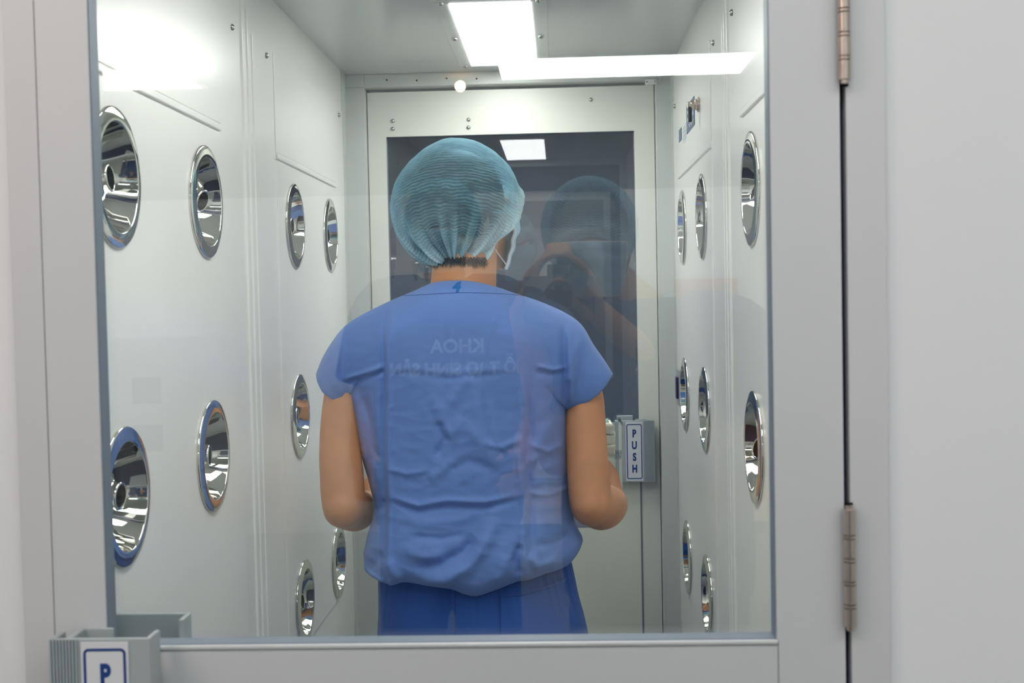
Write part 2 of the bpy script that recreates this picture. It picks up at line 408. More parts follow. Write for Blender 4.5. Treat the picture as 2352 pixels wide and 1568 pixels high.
# front door, hinged on the right; its window is what one looks through
d1 = leaf('door_1', -.4725, .2530, .05, 1.93, -.4245, .1915, 1.0850, 1.80, 1.115, 1.155, M['leaf'], M['glass'], 1.136)
struct('stile_seam', B(((.1922, 1.1143, .05), (.1927, 1.1152, 1.0850))), M['gasket'], d1)
struct('highlight_lip', B(((-.4258, 1.1130, 1.0815), (.1925, 1.1160, 1.0852)), bev=.0013), M['leaf'], d1)  # rounded lip added so the rail edge catches a bright highlight
handle(-.4168, 1.115, .948, -1, 1, parent=d1, wl=.046).name = 'door_handle'
hi = handle(-.4207, 1.155, .941, -1, -1, parent=d1, letters=None)
def hinge(z0, z1, parent, x=.2562, y=1.1085, r=.0056, n=5):
    h = obj('hinge', bmesh.new(), M['steel'], parent); L = (z1-z0)
    b = bmesh.new(); box(b, (x-.0022, y, z0), (x+.0022, y+.012, z1)); b.to_mesh(h.data); b.free()
    segs = [.165, .03]*4+[.22]; tot = sum(segs); z = z0
    for i, sgm in enumerate(segs):
        zz = z+L*sgm/tot; b = bmesh.new()
        lathe(b, [(r*.55, .0), (r, .0006), (r, zz-z-.0006), (r*.55, zz-z-.0001)], (x, y, z), (0, 0, 1), 28); obj('knuckle', b, M['steel'], h, angle=35); z = zz
    b = bmesh.new(); cyl(b, (x, y, z0-.003), (x, y, z1+.003), r*.62, 16); obj('pin', b, M['steel'], h, angle=40)
for hz_ in (1.2065, 1.5845): obj('hinge_cutout', B(((.2545, 1.1138, hz_-.003), (.2610, 1.1160, hz_+.003)), bev=.001), M['dark'], d1)
hinge(1.098, 1.205, d1); hinge(1.586, 1.693, d1)
# inner door at the far end, window dark
d2 = leaf('door_2', -.4760, .2472, .05, 1.925, -.4300, .1965, 1.076, 1.813, 3.125, 3.165, M['bdoor'], M['bglass'], 3.145)
struct('edge_strip', B(((.1965, 3.1238, .05), (.2010, 3.1255, 1.078)), ((-.4345, 3.1238, .05), (-.4300, 3.1255, 1.078)), bev=.0005), M['gasket'], d2)
struct('lower_panel', B(((-.4300, 3.1225, .08), (.1965, 3.1255, 1.070)), bev=.001), M['lowpanel'], d2)
h2 = handle(.1865, 3.125, .931, 1, 1, parent=d2)
b = B(((.140, 3.113, .936), (.18, 3.125, 1.096)), bev=.001); obj('backplate', b, M['alu'], h2)
for px_, py_ in ((902, 278), (902, 296), (1076, 275), (1076, 293), (1357, 229)):
    q = P(px_, py_, 3.125); sb = bmesh.new(); lathe(sb, [(.0052, 0), (.005, .002), (.0035, .0038), (.001, .0046)], (q.x, 3.125, q.z), (0, -1, 0), 16)
    obj('screw', sb, M['screw'], d2, smooth=True)
# casing of the inner door
b = bmesh.new()
for a, c in (((XL, 3.09, 0), (-.478, 3.18, ZC)), ((.249, 3.09, 0), (XR, 3.18, ZC)), ((-.478, 3.09, 1.933), (.249, 3.18, ZC))): box(b, a, c, .0015)
cas = struct('trim_2', b, M['bjamb'])
struct('mitre_seam', B(((XL, 3.0895, 1.9326), (-.478, 3.0902, 1.9334))), M['gasket'], cas)
for i in range(9):
    xx = -.42+i*.075
    sb = bmesh.new(); cyl(sb, (xx, 3.0893, 1.950-(.003 if i % 2 else 0)), (xx, 3.0905, 1.950-(.003 if i % 2 else 0)), .0022, 12); obj('screw_hole', sb, M['dark'], cas)
# contact sensor under the ceiling at the right of the casing
q = P(1495, 188, 3.08)
sn = empty('door_sensor', (q.x, 3.09, q.z-.006))
obj('body', B(((q.x-.014, 3.078, q.z-.006), (q.x+.014, 3.09, q.z+.006)), bev=.001), M['white'], sn)
for e in (-.010, .010):
    sb = bmesh.new(); cyl(sb, (q.x+e, 3.0775, q.z), (q.x+e, 3.079, q.z), .0018, 12); obj('screw', sb, M['screw'], sn)
sb = bmesh.new(); tube(sb, [(q.x+.014, 3.084, q.z), (q.x+.022, 3.084, q.z+.004), (q.x+.020, 3.084, q.z+.016), (q.x+.004, 3.08, q.z+.021)], .0016, 8); obj('cable', sb, M['white'], sn, smooth=True)
tag(sn, 'small white door sensor with a looped cable above the far door', 'sensor')

# outer face of the shower: jambs and cleanroom wall around the front door
struct('trim_3', B(((.2585, 1.115, 0), (.2935, 1.17, 2.0)), bev=.0008), M['jamb'])
struct('trim_4', B(((-.5020, 1.115, 0), (-.4735, 1.17, 2.0)), ((-.505, 1.118, 1.94), (.2935, 1.17, 2.0)), bev=.0006), M['jamb'])
struct('trim_5', B(((.2532, 1.13, .05), (.2586, 1.16, 1.94)), ((XL-.02, 1.1555, 0), (-.4520, 1.162, ZC)), ((.2195, 1.1555, 0), (XR+.02, 1.162, ZC)), ((-.4520, 1.1555, 1.83), (.2195, 1.162, ZC)), ((-.4520, 1.1555, .0), (.2195, 1.162, 1.055))), M['gap'])
b = B(((.2936, 1.122, 0), (3.2, 1.20, 2.55)), ((-3.6, 1.122, 0), (-.5021, 1.20, 2.55)), ((-.5021, 1.122, 2.0), (.2936, 1.20, 2.55)))
struct('wall_front', b, M['wallout'])
b = bmesh.new()
for xx in (-.53, .3): pass
# control panel, label, key switch and push button on the right wall ------------
xr = XR-.0045
cp = empty('control_panel', (xr, 2.55, 1.72))
def wallquad(px0, py0, px1, py1, x, th=.002, bev=.0004):
    def hit(px, py):
        d = ROT @ Vector(((px-CX)/F, -(py-CY)/F, -1)); return CAM+d*(x/d.x)
    a, c = hit(px0, py0), hit(px1, py1); return B(((x, min(a.y, c.y), min(a.z, c.z)), (x-th, max(a.y, c.y), max(a.z, c.z))), bev=bev), a, c
_, a, c = wallquad(1578, 263, 1596, 268, xr)
y0, y1 = min(a.y, c.y), max(a.y, c.y); zc = 1.4+(.0)
zc = (a.z+c.z)/2
cp.location = (xr, (y0+y1)/2, zc)
obj('face', B(((xr, y0, zc-.029), (xr-.0015, y1, zc+.029)), bev=.0005), M['screen'], cp)
for i in range(4):
    for j in range(3):
        yy = y0+(y1-y0)*(i+.6)/4.4; obj('key', B(((xr-.0014, yy-.008, zc-.022+j*.016), (xr-.0022, yy+.006, zc-.015+j*.016)), bev=.0002), M['screen2'] if (i+j) % 3 else M['green'], cp)
tag(cp, 'small dark blue control panel with key rows on the right wall', 'control panel')
bb, a, c = wallquad(1560, 308, 1566, 312, xr); zz = (a.z+c.z)/2; yy0, yy1 = min(a.y, c.y), max(a.y, c.y)
o = obj('wall_label', B(((xr, yy0, zz-.014), (xr-.001, yy1, zz+.014)), bev=.0003), M['screen']); tag(o, 'narrow dark blue sticker beside the control panel on the right wall', 'sticker')
bb, a, c = wallquad(1569, 305, 1576, 307, xr); zz = (a.z+c.z)/2; yy0, yy1 = min(a.y, c.y), max(a.y, c.y)
lb_ = empty('notice_sticker', (xr, yy0, zz)); obj('sheet', B(((xr, yy0, zz-.02), (xr-.0006, yy1, zz+.02)), bev=.0002), M['screen2'], lb_)
for k in range(4): obj('print_line', B(((xr-.0005, yy0+.006, zz-.013+k*.008), (xr-.0009, yy1-.008, zz-.0115+k*.008))), M['alu'], lb_)
tag(lb_, 'pale printed sticker between the blue sticker and the control panel', 'sticker')
ky = 2.50; kz = P(1606, 240, 2.50).z
_, a, c = wallquad(1606, 240, 1607, 241, xr); ky, kz = a.y, a.z
kl = empty('key_switch', (xr, ky, kz))
b = bmesh.new(); lathe(b, [(.015, 0), (.015, .003), (.011, .004), (.011, .009), (.009, .010), (.009, .016), (.0075, .018), (.0005, .018)], (xr, ky, kz), (-1, 0, 0), 32); obj('barrel', b, M['steel'], kl, angle=35)
b = bmesh.new(); box(b, (xr-.024, ky-.0015, kz-.008), (xr-.018, ky+.0015, kz+.006), .0008); obj('key', b, M['screw'], kl)
b = bmesh.new(); box(b, (xr-.022, ky-.006, kz-.034), (xr-.015, ky+.004, kz-.004), .002); obj('fob', b, M['black'], kl)
tag(kl, 'steel key switch with a key and black fob beside the control panel', 'switch')
_, a, c = wallquad(1556, 889, 1557, 890, XR)
py_, pz_ = 2.93, a.z+.008
pbx = empty('push_button', (XR, py_, pz_))
obj('plate', B(((XR, py_-.035, pz_-.043), (XR-.0100, py_+.035, pz_+.043)), bev=.002), M['alu'], pbx)
obj('button', B(((XR-.009, py_-.016, pz_-.026), (XR-.016, py_+.016, pz_+.026)), bev=.003), mat('button_violet', S(38, 24, 70), .25), pbx)
tag(pbx, 'door release with a dark violet button low on the right wall', 'button')

# ------------------------------------------------------------------ room the camera stands in (seen mirrored in the panes)
b = B(((-3.6, -5.2, 0), (-3.5, 1.122, 2.55)),); struct('wall_left', b, M['wallout'])
struct('wall_right', B(((3.1, -5.2, 0), (3.2, 1.122, 2.55))), M['wallout'])
struct('wall_back', B(((-3.6, -5.2, 0), (3.2, -5.1, 2.03))), M['wallout'])
struct('window_1', B(((-3.6, -5.22, 2.03), (3.2, -5.15, 2.55))), M['grey'])
struct('ceiling', B(((-3.6, -5.2, 2.55), (3.2, 1.2, 2.62))), mat('ceiling_tile', S(150, 158, 158), .7))
def room_lamp(x0, y0, label):
    lm = M['fillnear'] if y0 > -1 else M['lampout']  # near panels are added fill, far ones show in the glass
    r = empty('ceiling_light', (x0+.61, y0+.28, 2.55))
    b = bmesh.new(); x1, y1 = x0+1.24, y0+.56
    for a, c in (((x0-.02, y0-.02, 2.54), (x1+.02, y0, 2.55)), ((x0-.02, y1, 2.54), (x1+.02, y1+.02, 2.55)), ((x0-.02, y0, 2.54), (x0, y1, 2.55)), ((x1, y0, 2.54), (x1+.02, y1, 2.55))): box(b, a, c)
    obj('frame', b, M['white'], r); obj('diffuser', B(((x0, y0, 2.542), (x1, y1, 2.549))), lm, r)
    tag(r, label, 'light', 'room ceiling lights'); return r
room_lamp(-.277, -4.23, 'long ceiling light mirrored across the top of the glass')
room_lamp(-3.10, -4.23, 'ceiling light mirrored at the upper left of the glass')
room_lamp(1.28, -4.23, 'added fill light over the beige cabinet, hidden by the door stile')  # unseen panel added to strengthen the beige reflection
room_lamp(.9, -.30, 'added fill light nearest the door on the right, out of view')  # this and the next two are unseen, added to brighten the door front
room_lamp(-.6, -.30, 'added fill light right above the photographer, out of view')
room_lamp(-2.2, -.30, 'added fill light nearest the door on the left, out of view')
q = P(1057, 198, 6.4); wl = Vector((q.x, 2.27-6.4, q.z))
bl = empty('warm_lamp', wl); b = bmesh.new(); ellips(b, wl, (.028, .028, .028)); obj('bulb', b, M['warm'], bl, smooth=True)
b = bmesh.new(); cyl(b, wl+Vector((0, 0, .02)), (wl.x, wl.y, 2.55), .006, 12); obj('stem', b, M['alu'], bl, smooth=True)
tag(bl, 'round warm white bulb mirrored below the ceiling lamp', 'lamp')
wl = Vector((-1.15, .15, 2.25)); bl = empty('warm_lamp', wl); b = bmesh.new(); ellips(b, wl, (.05, .05, .05)); obj('bulb', b, M['warmfill'], bl, smooth=True)  # unseen bulb added to warm the left jamb
b = bmesh.new(); cyl(b, wl+Vector((0, 0, .045)), (wl.x, wl.y, 2.55), .008, 12); obj('stem', b, M['alu'], bl, smooth=True)
tag(bl, 'added warm fill bulb left of the door, out of view', 'lamp')
# beige cabinet, white board and red sign mirrored on the right
cb = empty('cabinet', (.95, -4.95, 0))
obj('carcass', B(((-.42, -5.09, .075), (2.6, -4.9, 1.14)), bev=.004), M['beige'], cb)
obj('bottom_band', B(((-.42, -4.9, .075), (2.6, -4.885, .19)), bev=.002), M['beige2'], cb)
for zz in (.33, .86): obj('rail', B(((-.42, -4.9, zz), (2.6, -4.882, zz+.014))), M['grey'], cb)
obj('plinth', B(((-.38, -5.05, 0), (2.55, -4.93, .075))), M['grey'], cb)
tag(cb, 'beige cabinet mirrored in the right half of the front glass', 'cabinet')
sg = empty('wall_sign', (.8, -4.98, 1.4))
obj('board', B(((.69, -5.1, 1.33), (1.06, -5.08, 1.49)), bev=.004), M['red'], sg)
for k in range(3): obj('emblem', B(((.96, -5.08, 1.35+k*.04), (1.02, -5.075, 1.375+k*.04)), bev=.004), M['screen'], sg)
tag(sg, 'small red sign mirrored faintly in the right side of the glass', 'sign')
eq = empty('equipment_cabinet', (-1.9, -2.4, 0))
obj('body', B(((-2.3, -2.9, 0), (-1.35, -2.3, 1.28)), bev=.01), M['white'], eq)
for k, (xx, zz) in enumerate(((-1.55, 1.08), (-1.80, 1.08), (-1.55, .90), (-1.75, .92))): obj('dial', B(((xx-.06, -2.3, zz-.05), (xx+.05, -2.29, zz+.05)), bev=.004), M['grey'], eq)
tag(eq, 'white equipment cabinet mirrored faintly in the left of the glass', 'cabinet')
# dark room behind the far door
rl = empty('ceiling_light', (0, 4.2, 2.5)); obj('diffuser', B(((-.6, 3.9, 2.47), (.6, 4.5, 2.48))), M['fillbeyond'], rl); obj('frame', B(((-.62, 3.88, 2.48), (.62, 4.52, 2.5))), M['white'], rl)  # unseen light added to lift the brightness seen through the far window
tag(rl, 'added fill light in the dark room behind the far door', 'light')
struct('wall_back', B(((-2.2, 6.2, 0), (2.2, 6.3, 2.5)), ((-2.2, 3.2, 0), (-2.1, 6.2, 2.5)), ((2.1, 3.2, 0), (2.2, 6.2, 2.5))), M['darkroom'])
struct('wall_front', B(((-2.2, 3.18, 0), (XL, 3.24, 2.5)), ((XR, 3.18, 0), (2.2, 3.24, 2.5)), ((XL, 3.18, ZC), (XR, 3.24, 2.5))), M['darkroom'])
struct('ceiling', B(((-2.2, 3.18, 2.5), (2.2, 6.3, 2.56))), M['darkroom'])
#@@PEOPLE
# ------------------------------------------------------------------ people
def V(*a): return Vector(a)
def head_shapes(bm, c, q, s=1.0, ears=True):
    """head in local axes: x' right, y' face, z up"""
    m = Matrix.Translation(c) @ q.to_matrix().to_4x4() @ Matrix.Scale(s, 4)
    t = bmesh.new()
    ellips(t, (0, -.012, .028), (.076, .094, .092), n=48)          # cranium
    ellips(t, (0, .030, -.020), (.062, .060, .075), n=40)          # face
    ellips(t, (0, .040, -.072), (.044, .045, .036), n=32)          # jaw
    ellips(t, (0, .070, -.092), (.020, .018, .016), n=20)          # chin
    for sx in (-1, 1):
        ellips(t, (sx*.040, .058, -.022), (.024, .024, .020), n=20)    # cheek
        ellips(t, (sx*.030, .078, .022), (.024, .012, .008), n=20)     # brow
        if ears:
            ellips(t, (sx*.077, -.004, -.012), (.007, .018, .030), Quaternion((0, 0, 1), sx*.35), 20)
            ellips(t, (sx*.074, .006, -.036), (.006, .009, .010), n=14)
    tube(t, [V(0, .084, .016), V(0, .100, -.010), V(0, .110, -.026)], .01, 12, radii=[.008, .010, .013], capround=True)   # nose
    for sx in (-1, 1): ellips(t, (sx*.012, .098, -.030), (.008, .010, .008), n=12)
    ellips(t, (0, .086, -.056), (.024, .010, .006), n=16); ellips(t, (0, .085, -.066), (.020, .010, .007), n=16)         # lips
    xform(t, m); me = bpy.data.meshes.new('t'); t.to_mesh(me); t.free(); bm.from_mesh(me); bpy.data.meshes.remove(me)
    return m
def hand_shapes(bm, wrist, d, palm_n, side, curl=.9, s=1.0, spread=.06):
    """d: pointing direction; palm_n: direction the palm faces; side: direction of the thumb"""
    d = d.normalized(); palm_n = (palm_n-d*palm_n.dot(d)).normalized(); side = (side-d*side.dot(d)); side = (side-palm_n*side.dot(palm_n)).normalized()
    for k in (-.026, -.009, .009, .026):
        tube(bm, [wrist-d*.01, wrist+d*.03+side*k*.8, wrist+d*.082*s+side*k], .015, 12, radii=[.020, .017, .0125], capround=True)
    lens = {.027: (.040, .024, .020), .009: (.044, .028, .022), -.009: (.041, .026, .021), -.026: (.032, .020, .018)}
    for k, (l1, l2, l3) in lens.items():
        b = wrist+d*.084*s+side*k; ang = curl; pts = [b]; cur = d+side*(k*2.0)
        for i, l in enumerate((l1, l2, l3)):
            a = ang*(.55+.35*i)*(1-.12*(k > .02)); dd = (d*math.cos(a)+palm_n*math.sin(a)+side*k*spread*10).normalized(); b = b+dd*l*s; pts.append(b)
        tube(bm, pts, .009, 12, steps=14, radii=[.0095, .0088, .0082, .0070], capround=True)
    t0 = wrist+d*.025*s+side*.024
    tube(bm, [t0, t0+(side*.75+d*.6+palm_n*.25).normalized()*.036*s, t0+(side*.75+d*.7+palm_n*.5).normalized()*.068*s, t0+(side*.45+d*.85+palm_n*.75).normalized()*.092*s], .011, 12, steps=14, radii=[.016, .0125, .0105, .0085], capround=True)

def displace(bm, fn):
    bm.normal_update()
    for v, d in [(v, fn(v.co, v.normal)) for v in bm.verts]: v.co = v.co+v.normal*d
def surf_project(bvh, pt, d, off=.0008):
    h = bvh.ray_cast(pt, d)
    return (h[0]-d*off) if h[0] is not None else None

# ---- the person in blue scrubs ----------------------------------------------
YP = 2.27
pr = empty('person', (-.155, YP, 0))
tag(pr, 'person seen from behind in blue scrubs and pale blue hair cap holding a tray', 'person')
q = lambda px, py, Y=YP: P(px, py, Y)
bm = bmesh.new()
neck_c = q(1063, 640, 2.275)
hc = q(1060, 496, 2.315)
hq = Quaternion((0, 0, 1), -math.radians(52)) @ Quaternion((1, 0, 0), math.radians(4))
HM = head_shapes(bm, hc, hq)
tube(bm, [hc+V(.012, .0, -.03), V(neck_c.x+.005, 2.288, neck_c.z+.045), V(neck_c.x, 2.275, neck_c.z-.03), V(neck_c.x, 2.275, neck_c.z-.09)], .06, 32, steps=16, radii=[.056, .059, .063, .075], capround=True)
xc = -.172
loft(bm, [(xc, 2.275, 1.405, .06, .045, .045), (xc, 2.275, 1.385, .10, .042, .045), (xc, 2.275, 1.355, .135, .055, .055), (xc, 2.275, 1.28, .150, .080, .085), (xc, 2.275, 1.2, .160, .090, .10),
          (xc+.003, 2.28, 1.08, .145, .080, .09), (xc+.006, 2.28, 1.0, .145, .085, .092), (xc+.01, 2.28, .9, .160, .105, .09), (xc+.01, 2.28, .82, .160, .11, .09), (xc+.01, 2.28, .78, .150, .09, .08)])
for s in (-1, 1): tube(bm, [V(xc+s*.03, 2.275, 1.375), V(xc+s*.10, 2.275, 1.350), V(xc+s*.165, 2.272, 1.305)], .05, 24, radii=[.036, .036, .040], capround=True)
# arms
Lsh, Lel, Lwr = q(828, 822, 2.27), q(789, 1165, 2.215), V(-.388, 2.445, .985)
Rsh, Rel, Rwr = q(1300, 826, 2.27), q(1357, 1160, 2.215), V(.100, 2.445, .985)
tube(bm, [Lsh, q(794, 905, 2.262), q(782, 1020, 2.24), q(787, 1120, 2.222), Lel], .04, 32, steps=24, radii=[.040, .0395, .0385, .0405, .0385], capround=True)
tube(bm, [Lel+V(0, -.004, .004), Lel.lerp(Lwr, .3)+V(.004, 0, -.004), Lel.lerp(Lwr, .65), Lwr], .03, 32, steps=18, radii=[.038, .041, .034, .026], capround=True)
tube(bm, [Rsh, q(1337, 908, 2.262), q(1347, 1020, 2.24), q(1353, 1110, 2.222), Rel], .04, 32, steps=24, radii=[.040, .0385, .0375, .039, .0375], capround=True)
tube(bm, [Rel+V(0, -.004, .004), Rel.lerp(Rwr, .3)+V(.006, 0, -.004), Rel.lerp(Rwr, .65)+V(.006, 0, 0), Rwr], .03, 32, steps=18, radii=[.037, .043, .036, .026], capround=True)
# hands grip the rims of the tray from outside
hand_shapes(bm, Lwr, V(.05, 1, .02), V(1, 0, .25), V(.1, 0, 1), curl=.38)
hand_shapes(bm, Rwr, V(-.05, 1, .02), V(-1, 0, .25), V(-.1, 0, 1), curl=.38)
# legs
for s in (-1, 1):
    x = xc+.012+s*.088
    tube(bm, [V(x, 2.28, .86), V(x+s*.012, 2.275, .62), V(x+s*.014, 2.28, .48), V(x+s*.014, 2.265, .32), V(x+s*.014, 2.27, .10)], .07, 28, steps=24, radii=[.085, .070, .055, .052, .038], capround=True)
    tube(bm, [V(x+s*.014, 2.25, .055), V(x+s*.02, 2.33, .045), V(x+s*.025, 2.42, .035)], .04, 20, radii=[.034, .036, .026], capround=True)
body = remesh(bm, .0042, 7, .6)
displace(body, lambda p, n: .0006*noise.noise(p*40))
bod = obj('body', body, M['skin'], pr, smooth=True)
for s in (-1, 1):
    e = HM @ V(s*.030, .0775, .006); b = bmesh.new(); ellips(b, e, (.0125, .0125, .0125), n=24); eo = obj('eye', b, M['eye'], pr, smooth=True)
    b = bmesh.new(); ellips(b, HM @ V(s*.030, .0866, .006), (.0055, .0055, .0055), n=16); obj('iris', b, M['iris'], eo, smooth=True)
# crease lines of the neck (shallow folds)
# ---- shirt: back and front sheets sewn along shoulders and sides --------------
def resample(pts, n, w=None):
    pts = np.array(pts, float); cm = np.array(catmull([V(a, b, 0) for a, b in pts], max(200, n*2)))[:, :2]
    d = np.concatenate([[0], np.cumsum(np.hypot(*np.diff(cm, axis=0).T))]); t = np.linspace(0, d[-1], n)
    return np.stack([np.interp(t, d, cm[:, 0]), np.interp(t, d, cm[:, 1])], 1)
def poly(pts, n):
    pts = np.array(pts, float); d = np.concatenate([[0], np.cumsum(np.hypot(*np.diff(pts, axis=0).T))]); t = np.linspace(0, d[-1], n)
    return np.stack([np.interp(t, d, pts[:, 0]), np.interp(t, d, pts[:, 1])], 1)
NU, NV = 380, 380
TOP = [(728, 855), (745, 815), (768, 778), (794, 747), (832, 722), (880, 698), (930, 676), (968, 661), (1000, 650), (1040, 645), (1085, 646), (1130, 655), (1180, 672), (1240, 692), (1298, 718), (1336, 746), (1364, 792), (1388, 826), (1408, 858)]
BOT = [(838, 1300), (868, 1308), (900, 1315), (914, 1320), (945, 1311), (1000, 1316), (1048, 1322), (1078, 1333), (1104, 1337), (1140, 1327), (1190, 1310), (1215, 1308), (1250, 1298), (1300, 1285), (1322, 1268), (1336, 1250)]
LEFT = [(728, 855), (739, 876), (752, 896), (775, 914), (802, 930), (812, 980), (829, 1040), (846, 1095), (860, 1150), (858, 1185), (846, 1222), (836, 1265), (838, 1300)]
RIGHT = [(1408, 858), (1392, 880), (1374, 900), (1345, 921), (1306, 944), (1306, 1000), (1308, 1080), (1312, 1150), (1318, 1190), (1327, 1212), (1336, 1228), (1339, 1240), (1336, 1250)]
T_, B_ = resample(TOP, NU), resample(BOT, NU); L_, R_ = poly(LEFT, NV), poly(RIGHT, NV)
us, vs_ = np.linspace(0, 1, NU), np.linspace(0, 1, NV); U, W = np.meshgrid(us, vs_)
G = (1-W)[..., None]*T_[None]+W[..., None]*B_[None]+(1-U)[..., None]*L_[:, None]+U[..., None]*R_[:, None] \
    - ((1-U)*(1-W))[..., None]*T_[0]-(U*(1-W))[..., None]*T_[-1]-((1-U)*W)[..., None]*B_[0]-(U*W)[..., None]*B_[-1]
GX, GY = G[..., 0], G[..., 1]
def seg_dist(px, py, a, b):
    ax, ay = a; bx, by = b; dx, dy = bx-ax, by-ay; t = np.clip(((px-ax)*dx+(py-ay)*dy)/(dx*dx+dy*dy), 0, 1)
    sd = ((px-ax)*dy-(py-ay)*dx)/math.hypot(dx, dy)
    return np.hypot(px-ax-t*dx, py-ay-t*dy), sd, t
def fold(pts, w, amp, kind='ridge'):
    """one fold of cloth running along pts"""
    best = np.full(GX.shape, 1e9); sgn = np.zeros(GX.shape); tt = np.zeros(GX.shape); n = len(pts)-1
    for i in range(n):
        d, sd, t = seg_dist(GX, GY, pts[i], pts[i+1]); mk = d < best; best[mk] = d[mk]; sgn[mk] = sd[mk]; tt[mk] = (i+t[mk])/n
    fade = np.clip(np.minimum(tt, 1-tt)*5+.15, 0, 1)
    if kind == 'ridge': return amp*np.exp(-(best/w)**2)*fade
    return amp*fade*(sgn/w)*np.exp(-.5*(best/w)**2)*1.6            # a step: one side up, other side down
ang_top = np.interp(GX, T_[:, 0], T_[:, 1]); dtop = np.maximum(GY-ang_top, 0)
s_ = (GX-1072)/262
tor = .128*np.sqrt(np.clip(1-s_**2, 0, 1)); arm = .062*np.ones_like(tor)
k_ = .02; thick = k_*np.log(np.exp(tor/k_)+np.exp(arm/k_))
tn = .062*np.exp(-((GX-1063)/88)**4)
f_ = np.sqrt(np.clip(1-(1-np.clip(dtop/105, 0, 1))**2, 0, 1)); thick = tn+(thick-tn)*f_
# sides: seam below the armpit, open sleeve above it
Ld = np.array([0]+list(np.cumsum(np.hypot(*np.diff(np.array(LEFT), axis=0).T)))); va = Ld[4]/Ld[-1]
Rd = np.array([0]+list(np.cumsum(np.hypot(*np.diff(np.array(RIGHT), axis=0).T)))); vb = Rd[4]/Rd[-1]
def side(th, e, edge_px, v0):
    seam = np.where(W < v0, .050*np.sqrt(np.clip(np.sin(PI*np.clip(W/v0, 0, 1)), 0, 1)), 0)
    ff = np.sqrt(np.clip(1-(1-np.clip(edge_px/70, 0, 1))**2, 0, 1)); return seam+(th-seam)*ff
thick = side(thick, 0, np.maximum(GX-L_[:, 0][:, None], 0), va); thick = side(thick, 1, np.maximum(R_[:, 0][:, None]-GX, 0), vb)
